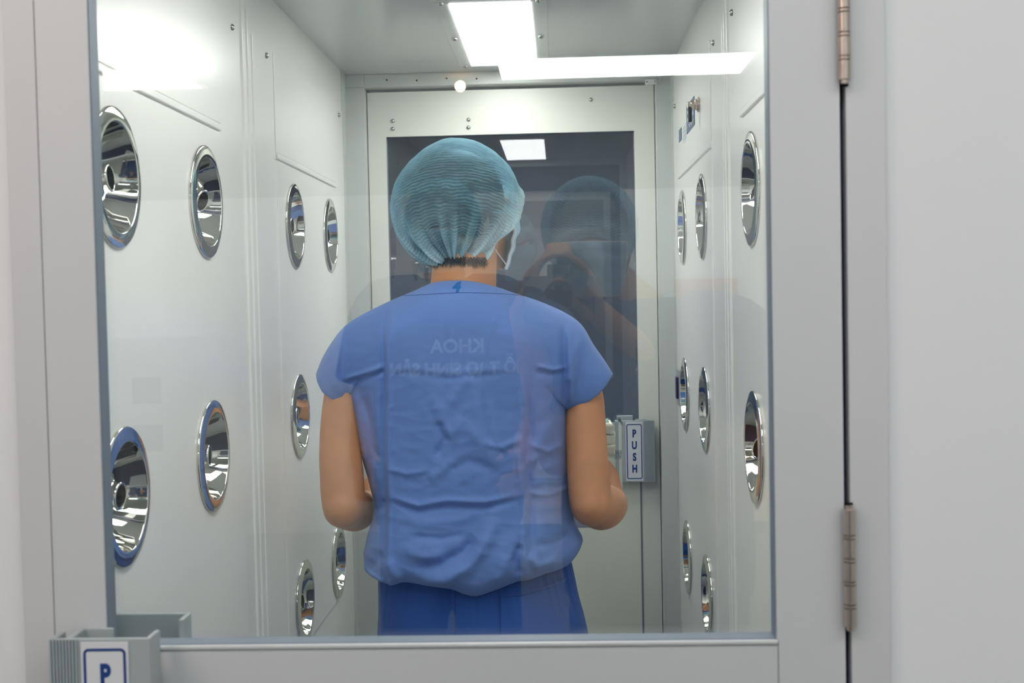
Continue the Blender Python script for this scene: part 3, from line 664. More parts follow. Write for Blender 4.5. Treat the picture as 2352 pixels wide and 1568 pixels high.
# bloused hem: swells above the waistband, then curls in under itself
dbot = np.interp(GX, B_[:, 0], B_[:, 1])-GY
edge = np.clip(np.minimum(GX-L_[:, 0][:, None], R_[:, 0][:, None]-GX)/80, 0, 1)
thick = thick+.020*np.exp(-((dbot-60)/75)**2)*edge
hem = 1-np.sqrt(np.clip(1-(1-np.clip(dbot/42, 0, 1))**2, 0, 1)); 
back = thick-.040*hem*edge
wr = np.zeros_like(GX)
for pts, w, a, kd in [
    ([(908, 690), (904, 800), (906, 900), (903, 1000), (906, 1120), (905, 1290)], 7, .0052, 'step'),
    ([(1212, 850), (1213, 960), (1206, 1040), (1215, 1130), (1216, 1290)], 8, -.0052, 'step'),
    ([(1040, 690), (1042, 800), (1038, 900)], 7, .0010, 'step'), ([(1126, 900), (1130, 1010), (1120, 1100)], 9, .0014, 'step'),
    ([(1300, 745), (1302, 830), (1306, 935)], 7, .0055, 'step'), ([(800, 760), (790, 850), (801, 925)], 8, -.0032, 'step'),
    ([(1330, 770), (1312, 830), (1306, 880)], 10, .004, 'ridge'), ([(1345, 800), (1325, 880), (1310, 940)], 9, -.0025, 'ridge'),
    ([(845, 1080), (838, 960), (820, 880)], 12, .005, 'ridge'), ([(880, 1060), (866, 960), (850, 900)], 10, -.004, 'ridge'),
    ([(800, 866), (850, 852), (905, 832)], 6, .0042, 'ridge'), ([(800, 876), (850, 862), (905, 845)], 6, -.0035, 'ridge'),
    ([(1235, 832), (1270, 842), (1300, 838)], 5, .0035, 'ridge'), ([(1228, 845), (1260, 852), (1295, 848)], 6, -.0028, 'ridge'),
    ([(906, 850), (960, 842), (1040, 852), (1200, 842)], 7, .0012, 'step'),
    ([(908, 1058), (950, 1066), (1000, 1060)], 7, .0030, 'ridge'), ([(1120, 1000), (1160, 1008), (1205, 990)], 8, .0034, 'ridge'),
    ([(1215, 1000), (1260, 1022), (1300, 1010)], 7, .0026, 'ridge'), ([(908, 1118), (980, 1134), (1040, 1122), (1120, 1126), (1200, 1112)], 7, .0040, 'ridge'),
    ([(908, 1130), (980, 1148), (1040, 1136), (1120, 1140), (1200, 1124)], 8, -.0032, 'ridge'), ([(1216, 1110), (1260, 1118), (1310, 1112)], 6, .002, 'ridge'),
    ([(1020, 950), (1035, 990), (1018, 1030)], 10, -.0050, 'ridge'), ([(1045, 920), (1070, 880), (1090, 850)], 12, .0030, 'ridge'),
    ([(1010, 890), (1030, 950), (1050, 980), (1075, 940)], 14, .0035, 'ridge'), ([(1080, 960), (1120, 1000), (1150, 1060)], 16, .0030, 'ridge'),
    ([(1040, 1060), (1090, 1040), (1150, 1060)], 12, -.0030, 'ridge'), ([(1000, 1080), (1030, 1060), (1060, 1030)], 12, .0024, 'ridge'),
    ([(915, 1160), (980, 1172), (1060, 1166), (1110, 1150)], 10, .0020, 'ridge'), ([(960, 1200), (1030, 1204), (1085, 1192)], 8, -.0030, 'ridge'),
    ([(1150, 1160), (1115, 1225), (1085, 1260), (1040, 1290), (985, 1300)], 18, .0120, 'ridge'), ([(1105, 1200), (1080, 1235), (1030, 1256), (970, 1268)], 16, -.0090, 'ridge'),
    ([(1200, 1215), (1190, 1250), (1200, 1290)], 9, -.0060, 'ridge'), ([(1215, 1240), (1240, 1265), (1290, 1262)], 12, .0060, 'ridge'),
    ([(1170, 1235), (1165, 1270), (1150, 1300)], 14, .0050, 'ridge'), ([(1230, 1220), (1270, 1225), (1310, 1215)], 10, -.0040, 'ridge'),
    ([(835, 1285), (870, 1298), (905, 1312)], 9, .0090, 'ridge'), ([(842, 1280), (880, 1270), (900, 1240)], 12, -.0050, 'ridge'), ([(850, 1200), (862, 1235), (858, 1275)], 12, .0060, 'ridge'),
    ([(905, 1250), (930, 1290), (915, 1316)], 14, .0060, 'ridge'), ([(940, 1225), (1000, 1245), (1040, 1240)], 12, .0035, 'ridge'),
    ([(862, 1120), (880, 1085), (870, 1040)], 9, .0035, 'ridge'), ([(866, 1160), (890, 1150), (903, 1130)], 8, -.0040, 'ridge'), ([(1270, 960), (1240, 1000), (1222, 1060)], 14, .0040, 'ridge')]:
    wr += fold(pts, w, a, kd)
fine = np.zeros_like(GX)
for j in range(NV):
    for i in range(NU):
        x, y = GX[j, i]/100, GY[j, i]/100
        low = min(1, max(0, (y-7.6)/2))
        fine[j, i] = .0022*noise.fractal(V(x*.9, y*.9, 3), 1, 2, 3)*(.3+.7*low)+.0013*low*(1-abs(noise.noise(V(x*1.6, y*3.4, 9)))*2)+.0006*noise.noise(V(x*5, y*7, 1))
wfade = np.clip(np.minimum(np.minimum(dtop, np.maximum(dbot, 0)+14), 1e9)/24, 0, 1)*np.clip(np.minimum(GX-L_[:, 0][:, None], R_[:, 0][:, None]-GX)/14, 0, 1)
back = back+(wr*1.35+fine*.95)*wfade
back += .007*np.exp(-((GX-960)/60)**2-((GY-830)/80)**2)+.007*np.exp(-((GX-1180)/60)**2-((GY-830)/80)**2)
verts, faces = [], []
idx = np.zeros((2, NV, NU), int)
for k in range(2):
    for j in range(NV):
        for i in range(NU):
            p = q(GX[j, i], GY[j, i]); th = back[j, i] if k == 0 else thick[j, i]*.92
            edge_ = (i in (0, NU-1)) or (j == 0 and not (962 < GX[j, i] < 1150))
            if k == 0 and edge_: th = max(th, 0) if i in (0, NU-1) and W[j, i] < max(va, vb) else 0.0
            if k == 1 and edge_ and not (i in (0, NU-1) and W[j, i] < max(va, vb)): th = 0.0
            z = p.z-(.018*max(0, 1-dtop[j, i]/60) if (k == 1 and 962 < GX[j, i] < 1150) else 0)
            idx[k, j, i] = len(verts); verts.append((p.x, YP-th if k == 0 else YP+th, z))
    for j in range(NV-1):
        for i in range(NU-1):
            a, b2, c, d = idx[k, j, i], idx[k, j, i+1], idx[k, j+1, i+1], idx[k, j+1, i]
            faces.append((a, d, c, b2) if k == 0 else (a, b2, c, d))
me = bpy.data.meshes.new('t'); me.from_pydata(verts, [], faces); b = bmesh.new(); b.from_mesh(me); bpy.data.meshes.remove(me)
bmesh.ops.remove_doubles(b, verts=b.verts[:], dist=.0004)
shirt_bvh = BVHTree.FromBMesh(b)
shirt = obj('shirt', b, M['shirt'], pr, smooth=True)
md = shirt.modifiers.new('cloth', 'SOLIDIFY'); md.thickness = .0012; md.offset = -1
def line_on(bvh, pts, r, m, name, parent, steps=60, Y0=1.7, off=.0):
    out = []
    for p in catmull([V(a, b, 0) for a, b in pts], steps):
        d = (P(p.x, p.y, YP-.1)-V(0, 0, 0)); w = P(p.x, p.y, YP-.08)
        h = surf_project(bvh, V(w.x, Y0, w.z), V(0, 1, 0), off)
        if h is not None: out.append(h)
    b = bmesh.new(); tube(b, out, r, 6, steps=len(out)*2); return obj(name, b, m, parent, smooth=True)
line_on(shirt_bvh, [(893, 678), (940, 678), (1000, 675), (1060, 672), (1120, 673), (1170, 676), (1203, 680)], .0006, M['stitch'], 'collar_seam', shirt)
tb = text_mesh('4', .0265, .0013, .0002, shear=.12)
bmesh.ops.triangulate(tb, faces=tb.faces[:])
bmesh.ops.subdivide_edges(tb, edges=[e for e in tb.edges if e.calc_length() > .003], cuts=3)
c4 = P(1052, 659, YP-.06)
for v in tb.verts:
    w = V(c4.x+v.co.x, 1.7, c4.z+v.co.y); h = surf_project(shirt_bvh, w, V(0, 1, 0), .0009+v.co.z); v.co = h if h is not None else V(w.x, 2.2, w.z)
obj('number', tb, M['ink2'], shirt)
# ---- trousers ------------------------------------------------------------
b = bmesh.new()
rg = []
for py, x0, x1 in ((1262, 884, 1300), (1290, 874, 1306), (1330, 868, 1317), (1370, 867, 1327), (1410, 866, 1339), (1463, 866, 1352), (1520, 866, 1362), (1600, 870, 1366)):
    a, c = q(x0, py, 2.28), q(x1, py, 2.28); t = (py-1262)/340
    rg.append(((a.x+c.x)/2, 2.28, a.z, (c.x-a.x)/2, .100+.038*min(1, t*2), .10+.01*t))
a, c = rg[-1], rg[-1]
loft(b, rg, 96)
cxh = rg[-1][0]
for s in (-1, 1):
    x = cxh+s*.098
    tube(b, [V(x-s*.006, 2.28, .74), V(x+s*.004, 2.28, .55), V(x+s*.004, 2.28, .30), V(x+s*.004, 2.275, .055)], .1, 40, steps=30, radii=[.100, .094, .083, .078], capround=False)
tr = remesh(b, .0045, 5, .6)
def trf(p, n):
    if p.z < 1.0:
        a = math.atan2(p.y-2.28, p.x-cxh); top = max(0, min(1, (p.z-.80)/.10))
        pl = .0060*top*(noise.noise(V(a*13, 0, p.z*2.5)))+.002*noise.noise(V(p.x*9, p.y*9, p.z*2.5))*2
        cr = -.0016*math.exp(-((p.x-q(1048, 1400).x)/.004)**2) if p.y < 2.25 else 0
        return pl+cr+.0016*noise.noise(p*16)
    return 0
displace(tr, trf)
trou_bvh = BVHTree.FromBMesh(tr)
trou = obj('trousers', tr, M['pants'], pr, smooth=True)
# back pocket patch: follows the cloth
nu, nv = 60, 50; pv, pf = [], []
top = lambda u: (1150+u*147, 1361-u*6-26*max(0, u-.35)**1.2)
for j in range(nv+1):
    for i in range(nu+1):
        u, v = i/nu, j/nv; tx, ty = top(u); px, py = tx+(4+u*10)*v, ty+(1505-ty)*v
        w = P(px, py, 2.18); h = surf_project(trou_bvh, V(w.x, 1.8, w.z), V(0, 1, 0), .0024+(.0060 if j < 1 else .003 if j < 2 else 0))
        pv.append(h if h is not None else V(w.x, 2.2, w.z))
for j in range(nv):
    for i in range(nu): k = j*(nu+1)+i; pf.append((k, k+nu+1, k+nu+2, k+1))
pk = obj('back_pocket', (pv, [], pf), M['pants'], trou, smooth=True); md = pk.modifiers.new('cloth', 'SOLIDIFY'); md.thickness = .002; md.offset = 1
line_on(trou_bvh, [(1153, 1396), (1200, 1397), (1250, 1390), (1302, 1375)], .0004, M['stitch'], 'pocket_stitch', trou, off=.0024)
line_on(trou_bvh, [(1049, 1328), (1049, 1390), (1050, 1470)], .0006, M['stitch'], 'seam', trou, off=0)
# shoes
for s in (-1, 1):
    x = cxh+s*.104; b = bmesh.new()
    loft(b, [(x, 2.33, .013, .044, .125, .135), (x, 2.33, .03, .047, .128, .138), (x, 2.33, .05, .044, .120, .128)], 40)
    so = bmesh.new(); tube(so, [V(x, 2.25, .07), V(x, 2.32, .07), V(x, 2.41, .055)], .04, 20, radii=[.044, .045, .036], capround=True)
    mm = bpy.data.meshes.new('t'); so.to_mesh(mm); so.free(); b.from_mesh(mm); bpy.data.meshes.remove(mm)
    obj('shoe', remesh(b, .004, 4), M['lip'], pr, smooth=True)
# ---- hair under the cap and at the nape ------------------------------------
b = bmesh.new(); HMr = hq.to_matrix().to_4x4()
mm_ = Matrix.Translation(hc) @ HMr
t = bmesh.new(); ellips(t, (0, -.016, .030), (.088, .100, .095), n=48)
for sx in (-1, 1): ellips(t, (sx*.074, -.026, -.006), (.014, .034, .038), n=24)
ellips(t, (0, -.066, -.040), (.058, .034, .052), n=32)
for v in t.verts: v.co = mm_ @ v.co
for v in t.verts:
    l = mm_.inverted() @ v.co
    if l.y > .078 and l.z < .03: v.co = mm_ @ V(l.x*.9, .078, l.z)
hair = obj('hair', t, M['hair'], pr, smooth=True)
b = bmesh.new(); rs = random.Random(3)
body_bvh = BVHTree.FromBMesh((lambda bb: (bb.from_mesh(bod.data), bb)[1])(bmesh.new()))
for k in range(900):
    px = rs.uniform(978, 1112); py = 588+rs.uniform(0, 14)
    w = P(px, py, 2.2); h = surf_project(body_bvh, V(w.x, 1.9, w.z), V(0, 1, 0), .0015)
    if h is None: continue
    L = rs.uniform(.003, .013)**1.0*(1.0 if 1000 < px < 1080 else 1.2); e = V(w.x+(px-1045)*.00005*rs.uniform(-1, 2)+rs.uniform(-.004, .004), 1.9, w.z-L)
    h2_ = surf_project(body_bvh, e, V(0, 1, 0), .001)
    if h2_ is None: continue
    tube(b, [h, h2_], .0004, 3, steps=1, radii=[.0004, .0001])
o = obj('nape_hair', b, M['hair'], hair)
# ---- disposable cap ----------------------------------------------------------
def cap_material():
    m = bpy.data.materials.new('cap_nonwoven'); m.use_nodes = True; nt = m.node_tree; nt.nodes.clear(); N = nt.nodes.new; Lk = nt.links.new
    out = N('ShaderNodeOutputMaterial'); mx = N('ShaderNodeMixShader'); tr = N('ShaderNodeBsdfTransparent'); df = N('ShaderNodeBsdfDiffuse'); tl = N('ShaderNodeBsdfTranslucent'); m2 = N('ShaderNodeMixShader')
    tr.inputs[0].default_value = S(200, 232, 245)
    uv = N('ShaderNodeUVMap'); uv.uv_map = 'uv'; sp = N('ShaderNodeSeparateXYZ'); Lk(uv.outputs[0], sp.inputs[0])
    nz = N('ShaderNodeTexNoise'); nz.inputs['Scale'].default_value = 1; nz.inputs['Detail'].default_value = 1.5
    mp = N('ShaderNodeMapping'); mp.inputs['Scale'].default_value = (22, 16, 1); Lk(uv.outputs[0], mp.inputs[0]); Lk(mp.outputs[0], nz.inputs['Vector'])
    # crimps: lines across the pleats, broken up by noise
    a = N('ShaderNodeMath'); a.operation = 'MULTIPLY_ADD'; a.inputs[1].default_value = 1.5*2; Lk(nz.outputs['Fac'], a.inputs[0])
    b = N('ShaderNodeMath'); b.operation = 'MULTIPLY'; b.inputs[1].default_value = 64*2*PI; Lk(sp.outputs['Y'], b.inputs[0])
    pa = N('ShaderNodeAttribute'); pa.attribute_name = 'shift'; nf = N('ShaderNodeTexNoise'); nf.inputs['Scale'].default_value = 34; nf.inputs['Detail'].default_value = 2; Lk(uv.outputs[0], nf.inputs['Vector'])
    pc = N('ShaderNodeMath'); pc.operation = 'MULTIPLY_ADD'; pc.inputs[1].default_value = 7; Lk(nf.outputs['Fac'], pc.inputs[0]); Lk(b.outputs[0], pc.inputs[2])
    pb = N('ShaderNodeMath'); pb.operation = 'ADD'; Lk(pc.outputs[0], pb.inputs[0]); Lk(pa.outputs['Fac'], pb.inputs[1]); Lk(pb.outputs[0], a.inputs[2]); a.inputs[1].default_value = 5
    s = N('ShaderNodeMath'); s.operation = 'SINE'; Lk(a.outputs[0], s.inputs[0])
    s2 = N('ShaderNodeMath'); s2.operation = 'MULTIPLY_ADD'; s2.inputs[1].default_value = .5; s2.inputs[2].default_value = .5; Lk(s.outputs[0], s2.inputs[0])
    n2 = N('ShaderNodeTexNoise'); n2.inputs['Scale'].default_value = 14; n2.inputs['Detail'].default_value = 4; Lk(uv.outputs[0], n2.inputs['Vector'])
    at = N('ShaderNodeAttribute'); at.attribute_name = 'dens'
    # opacity = density attribute + crimp
    am = N('ShaderNodeMath'); am.operation = 'MULTIPLY_ADD'; am.inputs[1].default_value = 2.6; am.inputs[2].default_value = -.5; am.use_clamp = True; Lk(n2.outputs['Fac'], am.inputs[0]); s3 = N('ShaderNodeMath'); s3.operation = 'MULTIPLY'; Lk(s2.outputs[0], s3.inputs[0]); Lk(am.outputs[0], s3.inputs[1])
    k1 = N('ShaderNodeMath'); k1.operation = 'MULTIPLY_ADD'; k1.inputs[1].default_value = .25; Lk(s3.outputs[0], k1.inputs[0]); Lk(at.outputs['Fac'], k1.inputs[2])
    k2 = N('ShaderNodeMath'); k2.operation = 'MULTIPLY_ADD'; k2.inputs[1].default_value = .14; k2.use_clamp = True; Lk(n2.outputs['Fac'], k2.inputs[0]); Lk(k1.outputs[0], k2.inputs[2])
    lw = N('ShaderNodeLayerWeight'); lw.inputs['Blend'].default_value = .5
    l2 = N('ShaderNodeMath'); l2.operation = 'POWER'; l2.inputs[1].default_value = 2.2; Lk(lw.outputs['Facing'], l2.inputs[0])
    k3 = N('ShaderNodeMath'); k3.operation = 'MULTIPLY_ADD'; k3.inputs[1].default_value = .7; k3.use_clamp = True; Lk(l2.outputs[0], k3.inputs[0]); Lk(k2.outputs[0], k3.inputs[2]); k2 = k3
    cr = N('ShaderNodeMixRGB'); cr.inputs[1].default_value = S(146, 203, 228); cr.inputs[2].default_value = S(212, 238, 244); cf = N('ShaderNodeMath'); cf.operation = 'MULTIPLY_ADD'; cf.inputs[1].default_value = .26; cf.use_clamp = True; cf2 = N('ShaderNodeMath'); cf2.operation = 'MULTIPLY'; cf2.inputs[1].default_value = .8; Lk(at.outputs['Fac'], cf2.inputs[0]); Lk(s2.outputs[0], cf.inputs[0]); Lk(cf2.outputs[0], cf.inputs[2]); Lk(cf.outputs[0], cr.inputs[0])
    Lk(cr.outputs[0], df.inputs[0]); Lk(cr.outputs[0], tl.inputs[0]); m2.inputs[0].default_value = .25; Lk(df.outputs[0], m2.inputs[1]); Lk(tl.outputs[0], m2.inputs[2])
    bp = N('ShaderNodeBump'); bp.inputs['Strength'].default_value = .5; bp.inputs['Distance'].default_value = .0009; Lk(s3.outputs[0], bp.inputs['Height']); Lk(bp.outputs[0], df.inputs['Normal'])
    Lk(k2.outputs[0], mx.inputs[0]); Lk(tr.outputs[0], mx.inputs[1]); Lk(m2.outputs[0], mx.inputs[2]); Lk(mx.outputs[0], out.inputs[0]); return m
M['cap'] = cap_material()
def make_cap(parent, cc, rx, ry, rz, pole, facedir, m, seed=0, nt=300, npn=420, shape=None, thr=.79, fd2=None, thr2=1):
    fd2 = fd2.normalized() if fd2 is not None else None
    """bouffant cap: pleats run from the gather at the nape (pole) over the crown; open at the face"""
    pole = pole.normalized(); x, y = frame_for(pole); vs, fs, uvs, den, shf = [], [], [], [], []
    fd = facedir.normalized()
    for j in range(nt+1):
        th = PI*j/nt
        for i in range(npn):
            ph = 2*PI*i/npn
            d = pole*math.cos(th)+(x*math.cos(ph)+y*math.sin(ph))*math.sin(th)
            nearp = math.exp(-((th-.30)/.55)**2) if th > .30 else th/.30
            pl = noise.noise(V(math.cos(ph)*5.2, math.sin(ph)*5.2, seed))*1.6+.5*noise.noise(V(math.cos(ph)*13, math.sin(ph)*13, th*.8+seed))
            puff = .075*pl*nearp+.014*noise.noise(V(d.x*3, d.y*3, d.z*3+seed))+.006*noise.noise(V(d.x*9, d.y*9, d.z*9+seed))
            fdot = d.dot(fd); brim = math.exp(-((fdot-thr+.09)/.11)**2)
            puff += brim*(.060+.035*noise.noise(V(d.x*8+seed, d.y*8, d.z*8))+.012*math.sin(ph*55+3*noise.noise(d*6)))
            sc = 1+puff
            if shape: sc *= shape(d)
            vs.append(cc+V(d.x*rx*sc, d.y*ry*sc, d.z*rz*sc)); uvs.append((i/npn, th/PI))
            ridge = max(0, min(1, .42+pl*.95)); shf.append(9*noise.noise(V(math.cos(ph)*7, math.sin(ph)*7, seed+5))*math.exp(-((th-.3)/1.0)**2))
            den.append(.06+.56*ridge*nearp+.18*math.exp(-(th/.42)**2)*2.2+.80*math.exp(-((fdot-thr+.02)/.24)**2)+.10*max(0, d.z))
    for j in range(nt):
        for i in range(npn):
            a, b2 = j*npn+i, j*npn+(i+1) % npn; c, d = (j+1)*npn+(i+1) % npn, (j+1)*npn+i
            ctr = (vs[a]-cc); dd = V(ctr.x/rx, ctr.y/ry, ctr.z/rz).normalized()
            if dd.dot(fd) > thr or (fd2 is not None and dd.dot(fd2) > thr2): continue
            fs.append((a, b2, c, d))
    me = bpy.data.meshes.new('cap'); me.from_pydata(vs, [], fs); uvl = me.uv_layers.new(name='uv')
    li = np.zeros(len(me.loops), np.int32); me.loops.foreach_get('vertex_index', li); ua = np.array(uvs, np.float32)[li]
    uvl.data.foreach_set('uv', ua.ravel()); a2 = me.attributes.new('shift', 'FLOAT', 'POINT'); a2.data.foreach_set('value', np.array(shf, np.float32)); at = me.attributes.new('dens', 'FLOAT', 'POINT'); at.data.foreach_set('value', np.array(den, np.float32))
    bmc = bmesh.new(); bmc.from_mesh(me)
    bmesh.ops.delete(bmc, geom=[v for v in bmc.verts if not v.link_faces], context='VERTS'); bmc.verts.ensure_lookup_table()
    nb = {}
    for e in bmc.edges:
        if len(e.link_faces) == 1:
            for p_, q_ in ((e.verts[0], e.verts[1]), (e.verts[1], e.verts[0])): nb.setdefault(p_, []).append(q_)
    for _ in range(25):
        new = {v: v.co*.4+sum((w.co for w in l), Vector())/len(l)*.6 for v, l in nb.items()}
        for v, c in new.items(): v.co = c
    bmc.to_mesh(me); bmc.free()
    o = bpy.data.objects.new('hair_cap', me); C.objects.link(o); me.materials.append(m); me.polygons.foreach_set('use_smooth', [True]*len(me.polygons))
    o.parent = parent; o.matrix_parent_inverse = parent.matrix_basis.inverted(); return o
fdir = V(.70, .45, -.70)
cc = P(1046, 470, 2.305)
def cshape(d):
    # flatter on the upper left, full at the upper right and lower left
    return 1-.045*math.exp(-((d.x+.65)**2+(d.z-.75)**2)/.18)+.03*math.exp(-((d.x+.8)**2+(d.z+.45)**2)/.3)+.035*math.exp(-((d.x-.9)**2+(d.z-.30)**2)/.12)
make_cap(pr, cc, .119, .132, .124, V(-.0, -.42, -1), fdir, M['cap'], 4.2, shape=cshape, thr=.73, fd2=V(.70, .12, -.70), thr2=.835)
# ---- mask --------------------------------------------------------------------
def make_mask(parent, HM, bvh, white=True):
    nu, nv = 48, 40; vs, fs = [], []
    for j in range(nv+1):
        for i in range(nu+1):
            u, v = i/nu*2-1, j/nv; z = .000-.105*v; a = u*.90
            R = .100-.004*abs(u)-.030*v*v; nose_ = .020*math.exp(-(u/.22)**2)*math.exp(-((v-.25)/.28)**2)
            y_ = .010+(R+nose_)*math.cos(a)*1.04; x_ = .070*math.sin(a)/math.sin(.90)*(1-.22*v*v)
            y_ += .0015*math.sin(v*PI*7)
            vs.append(HM @ V(x_, y_, z))
    for j in range(nv):
        for i in range(nu): k = j*(nu+1)+i; fs.append((k, k+1, k+nu+2, k+nu+1))
    mk = obj('face_mask', (vs, [], fs), M['mask'], parent, smooth=True); md = mk.modifiers.new('t', 'SOLIDIFY'); md.thickness = .0012; md.offset = 1
    b = bmesh.new(); g = lambda i, j: vs[j*(nu+1)+i]
    for ii in (0, nu): tube(b, [g(ii, j) for j in range(0, nv+1, 5)], .0030, 8)
    tube(b, [g(i, 0) for i in range(0, nu+1, 6)], .0018, 8); tube(b, [g(i, nv) for i in range(0, nu+1, 6)], .0018, 8)
    obj('mask_binding', b, M['maskw'], mk, smooth=True)
    for s, ii in ((-1, 0), (1, nu)):
        b = bmesh.new(); ear_t, ear_b = HM @ V(s*.077, -.010, .006), HM @ V(s*.078, -.018, -.022)
        tube(b, [g(ii, 2), HM @ V(s*.078, .012, .002), ear_t, ear_b, HM @ V(s*.076, .006, -.052), g(ii, nv-2)], .0013, 8, steps=30); obj('ear_loop', b, M['maskw'], mk, smooth=True)
    return mk
make_mask(pr, HM, None)
# ---- tray and what lies on it -------------------------------------------------
ty, tz = 2.540, .967
tx0, tx1 = -.350, .066
tray = empty('tray', ((tx0+tx1)/2, ty, tz))
b = bmesh.new(); box(b, (tx0, ty-.10, tz-.028), (tx1, ty+.11, tz-.022), .002)
for a, c in (((tx0, ty-.10, tz-.026), (tx0+.005, ty+.11, tz+.012)), ((tx1-.005, ty-.10, tz-.026), (tx1, ty+.11, tz+.012)), ((tx0, ty-.10, tz-.026), (tx1, ty-.095, tz+.012)), ((tx0, ty+.105, tz-.026), (tx1, ty+.11, tz+.012))): box(b, a, c, .0015)
obj('basin', b, M['white'], tray)
b = bmesh.new()
for a, c in (((tx0-.008, ty-.108, tz+.010), (tx0+.002, ty+.118, tz+.014)), ((tx1-.002, ty-.108, tz+.010), (tx1+.008, ty+.118, tz+.014)), ((tx0-.008, ty-.108, tz+.010), (tx1+.008, ty-.098, tz+.014)), ((tx0-.008, ty+.108, tz+.010), (tx1+.008, ty+.118, tz+.014))): box(b, a, c, .0012)
obj('rim', b, M['white'], tray)
tag(tray, 'white plastic tray in the hands, mostly hidden behind the right elbow', 'tray')
bx = P(1390, 1000, 2.56)
x0, x1, zb, zt = -.05, .1225, tz+.0145, P(1395, 966, 2.56).z
ct = empty('storage_box', ((x0+x1)/2, 2.56, zb))
b = bmesh.new()
for a, c in (((x0, 2.50, zb), (x1, 2.62, zb+.002)), ((x0, 2.50, zb), (x0+.0015, 2.62, zt)), ((x1-.0015, 2.50, zb), (x1, 2.62, zt)), ((x0, 2.50, zb), (x1, 2.5015, zt)), ((x0, 2.6185, zb), (x1, 2.62, zt))): box(b, a, c)
obj('wall', b, M['clear'], ct)
zs = P(1400, 1042, 2.56).z
obj('inner_shelf', B(((x0, 2.502, zs-.004), (x1-.002, 2.618, zs))), M['clear'], ct)
obj('lid_rim', B(((x0-.002, 2.498, zt-.004), (x1+.002, 2.5015, zt)), ((x0-.002, 2.6185, zt-.004), (x1+.002, 2.622, zt)), ((x0-.002, 2.498, zt-.004), (x0+.002, 2.622, zt)), ((x1-.002, 2.498, zt-.004), (x1+.002, 2.622, zt))), M['clear'], ct)
tag(ct, 'clear plastic box on the tray holding gauze packs beside the arm', 'box')
def packet(name, c, size, m, label, sd, grp=None):
    b = bmesh.new(); box(b, (c[0]-size[0]/2, c[1]-size[1]/2, c[2]), (c[0]+size[0]/2, c[1]+size[1]/2, c[2]+size[2]), .004)
    bmesh.ops.subdivide_edges(b, edges=b.edges[:], cuts=6, use_grid_fill=True)
    displace(b, lambda p, n: (.0050)*noise.noise(p*48+V(sd, 0, 0)))
    o = obj(name, b, m, smooth=True); tag(o, label, 'cloth', grp); return o
xm = P(1412, 1000, 2.56).x-.046; hz = (zt-zs)*1.08; zb = zs
packet('gauze_pack', (xm, 2.56, zb+.003), (.088, .10, hz*.27), M['cream'], 'cream gauze pack, lowest in the clear box', 1, 'gauze packs in the clear box')
packet('gauze_pack', (xm+.002, 2.56, zb+.004+hz*.28), (.086, .095, hz*.27), M['cream'], 'cream gauze pack in the middle of the stack in the clear box', 2, 'gauze packs in the clear box')
packet('gauze_pack', (xm-.001, 2.56, zb+.005+hz*.56), (.084, .092, hz*.26), M['cream'], 'cream gauze pack, topmost of its stack', 3, 'gauze packs in the clear box')
cv = P(1386, 975, 2.54); b = bmesh.new()
loft(b, [(cv.x, 2.545, cv.z-.012, .016, .02, .02), (cv.x-.001, 2.545, cv.z, .013, .014, .016), (cv.x, 2.545, cv.z+.011, .009, .012, .012)], 40)
bmesh.ops.subdivide_edges(b, edges=b.edges[:], cuts=2, use_grid_fill=True); displace(b, lambda p, n: .004*noise.noise(p*90))
o = obj('mint_cloth', b, M['mint'], smooth=True); tag(o, 'crumpled mint cloth on top of the gauze packs', 'cloth')

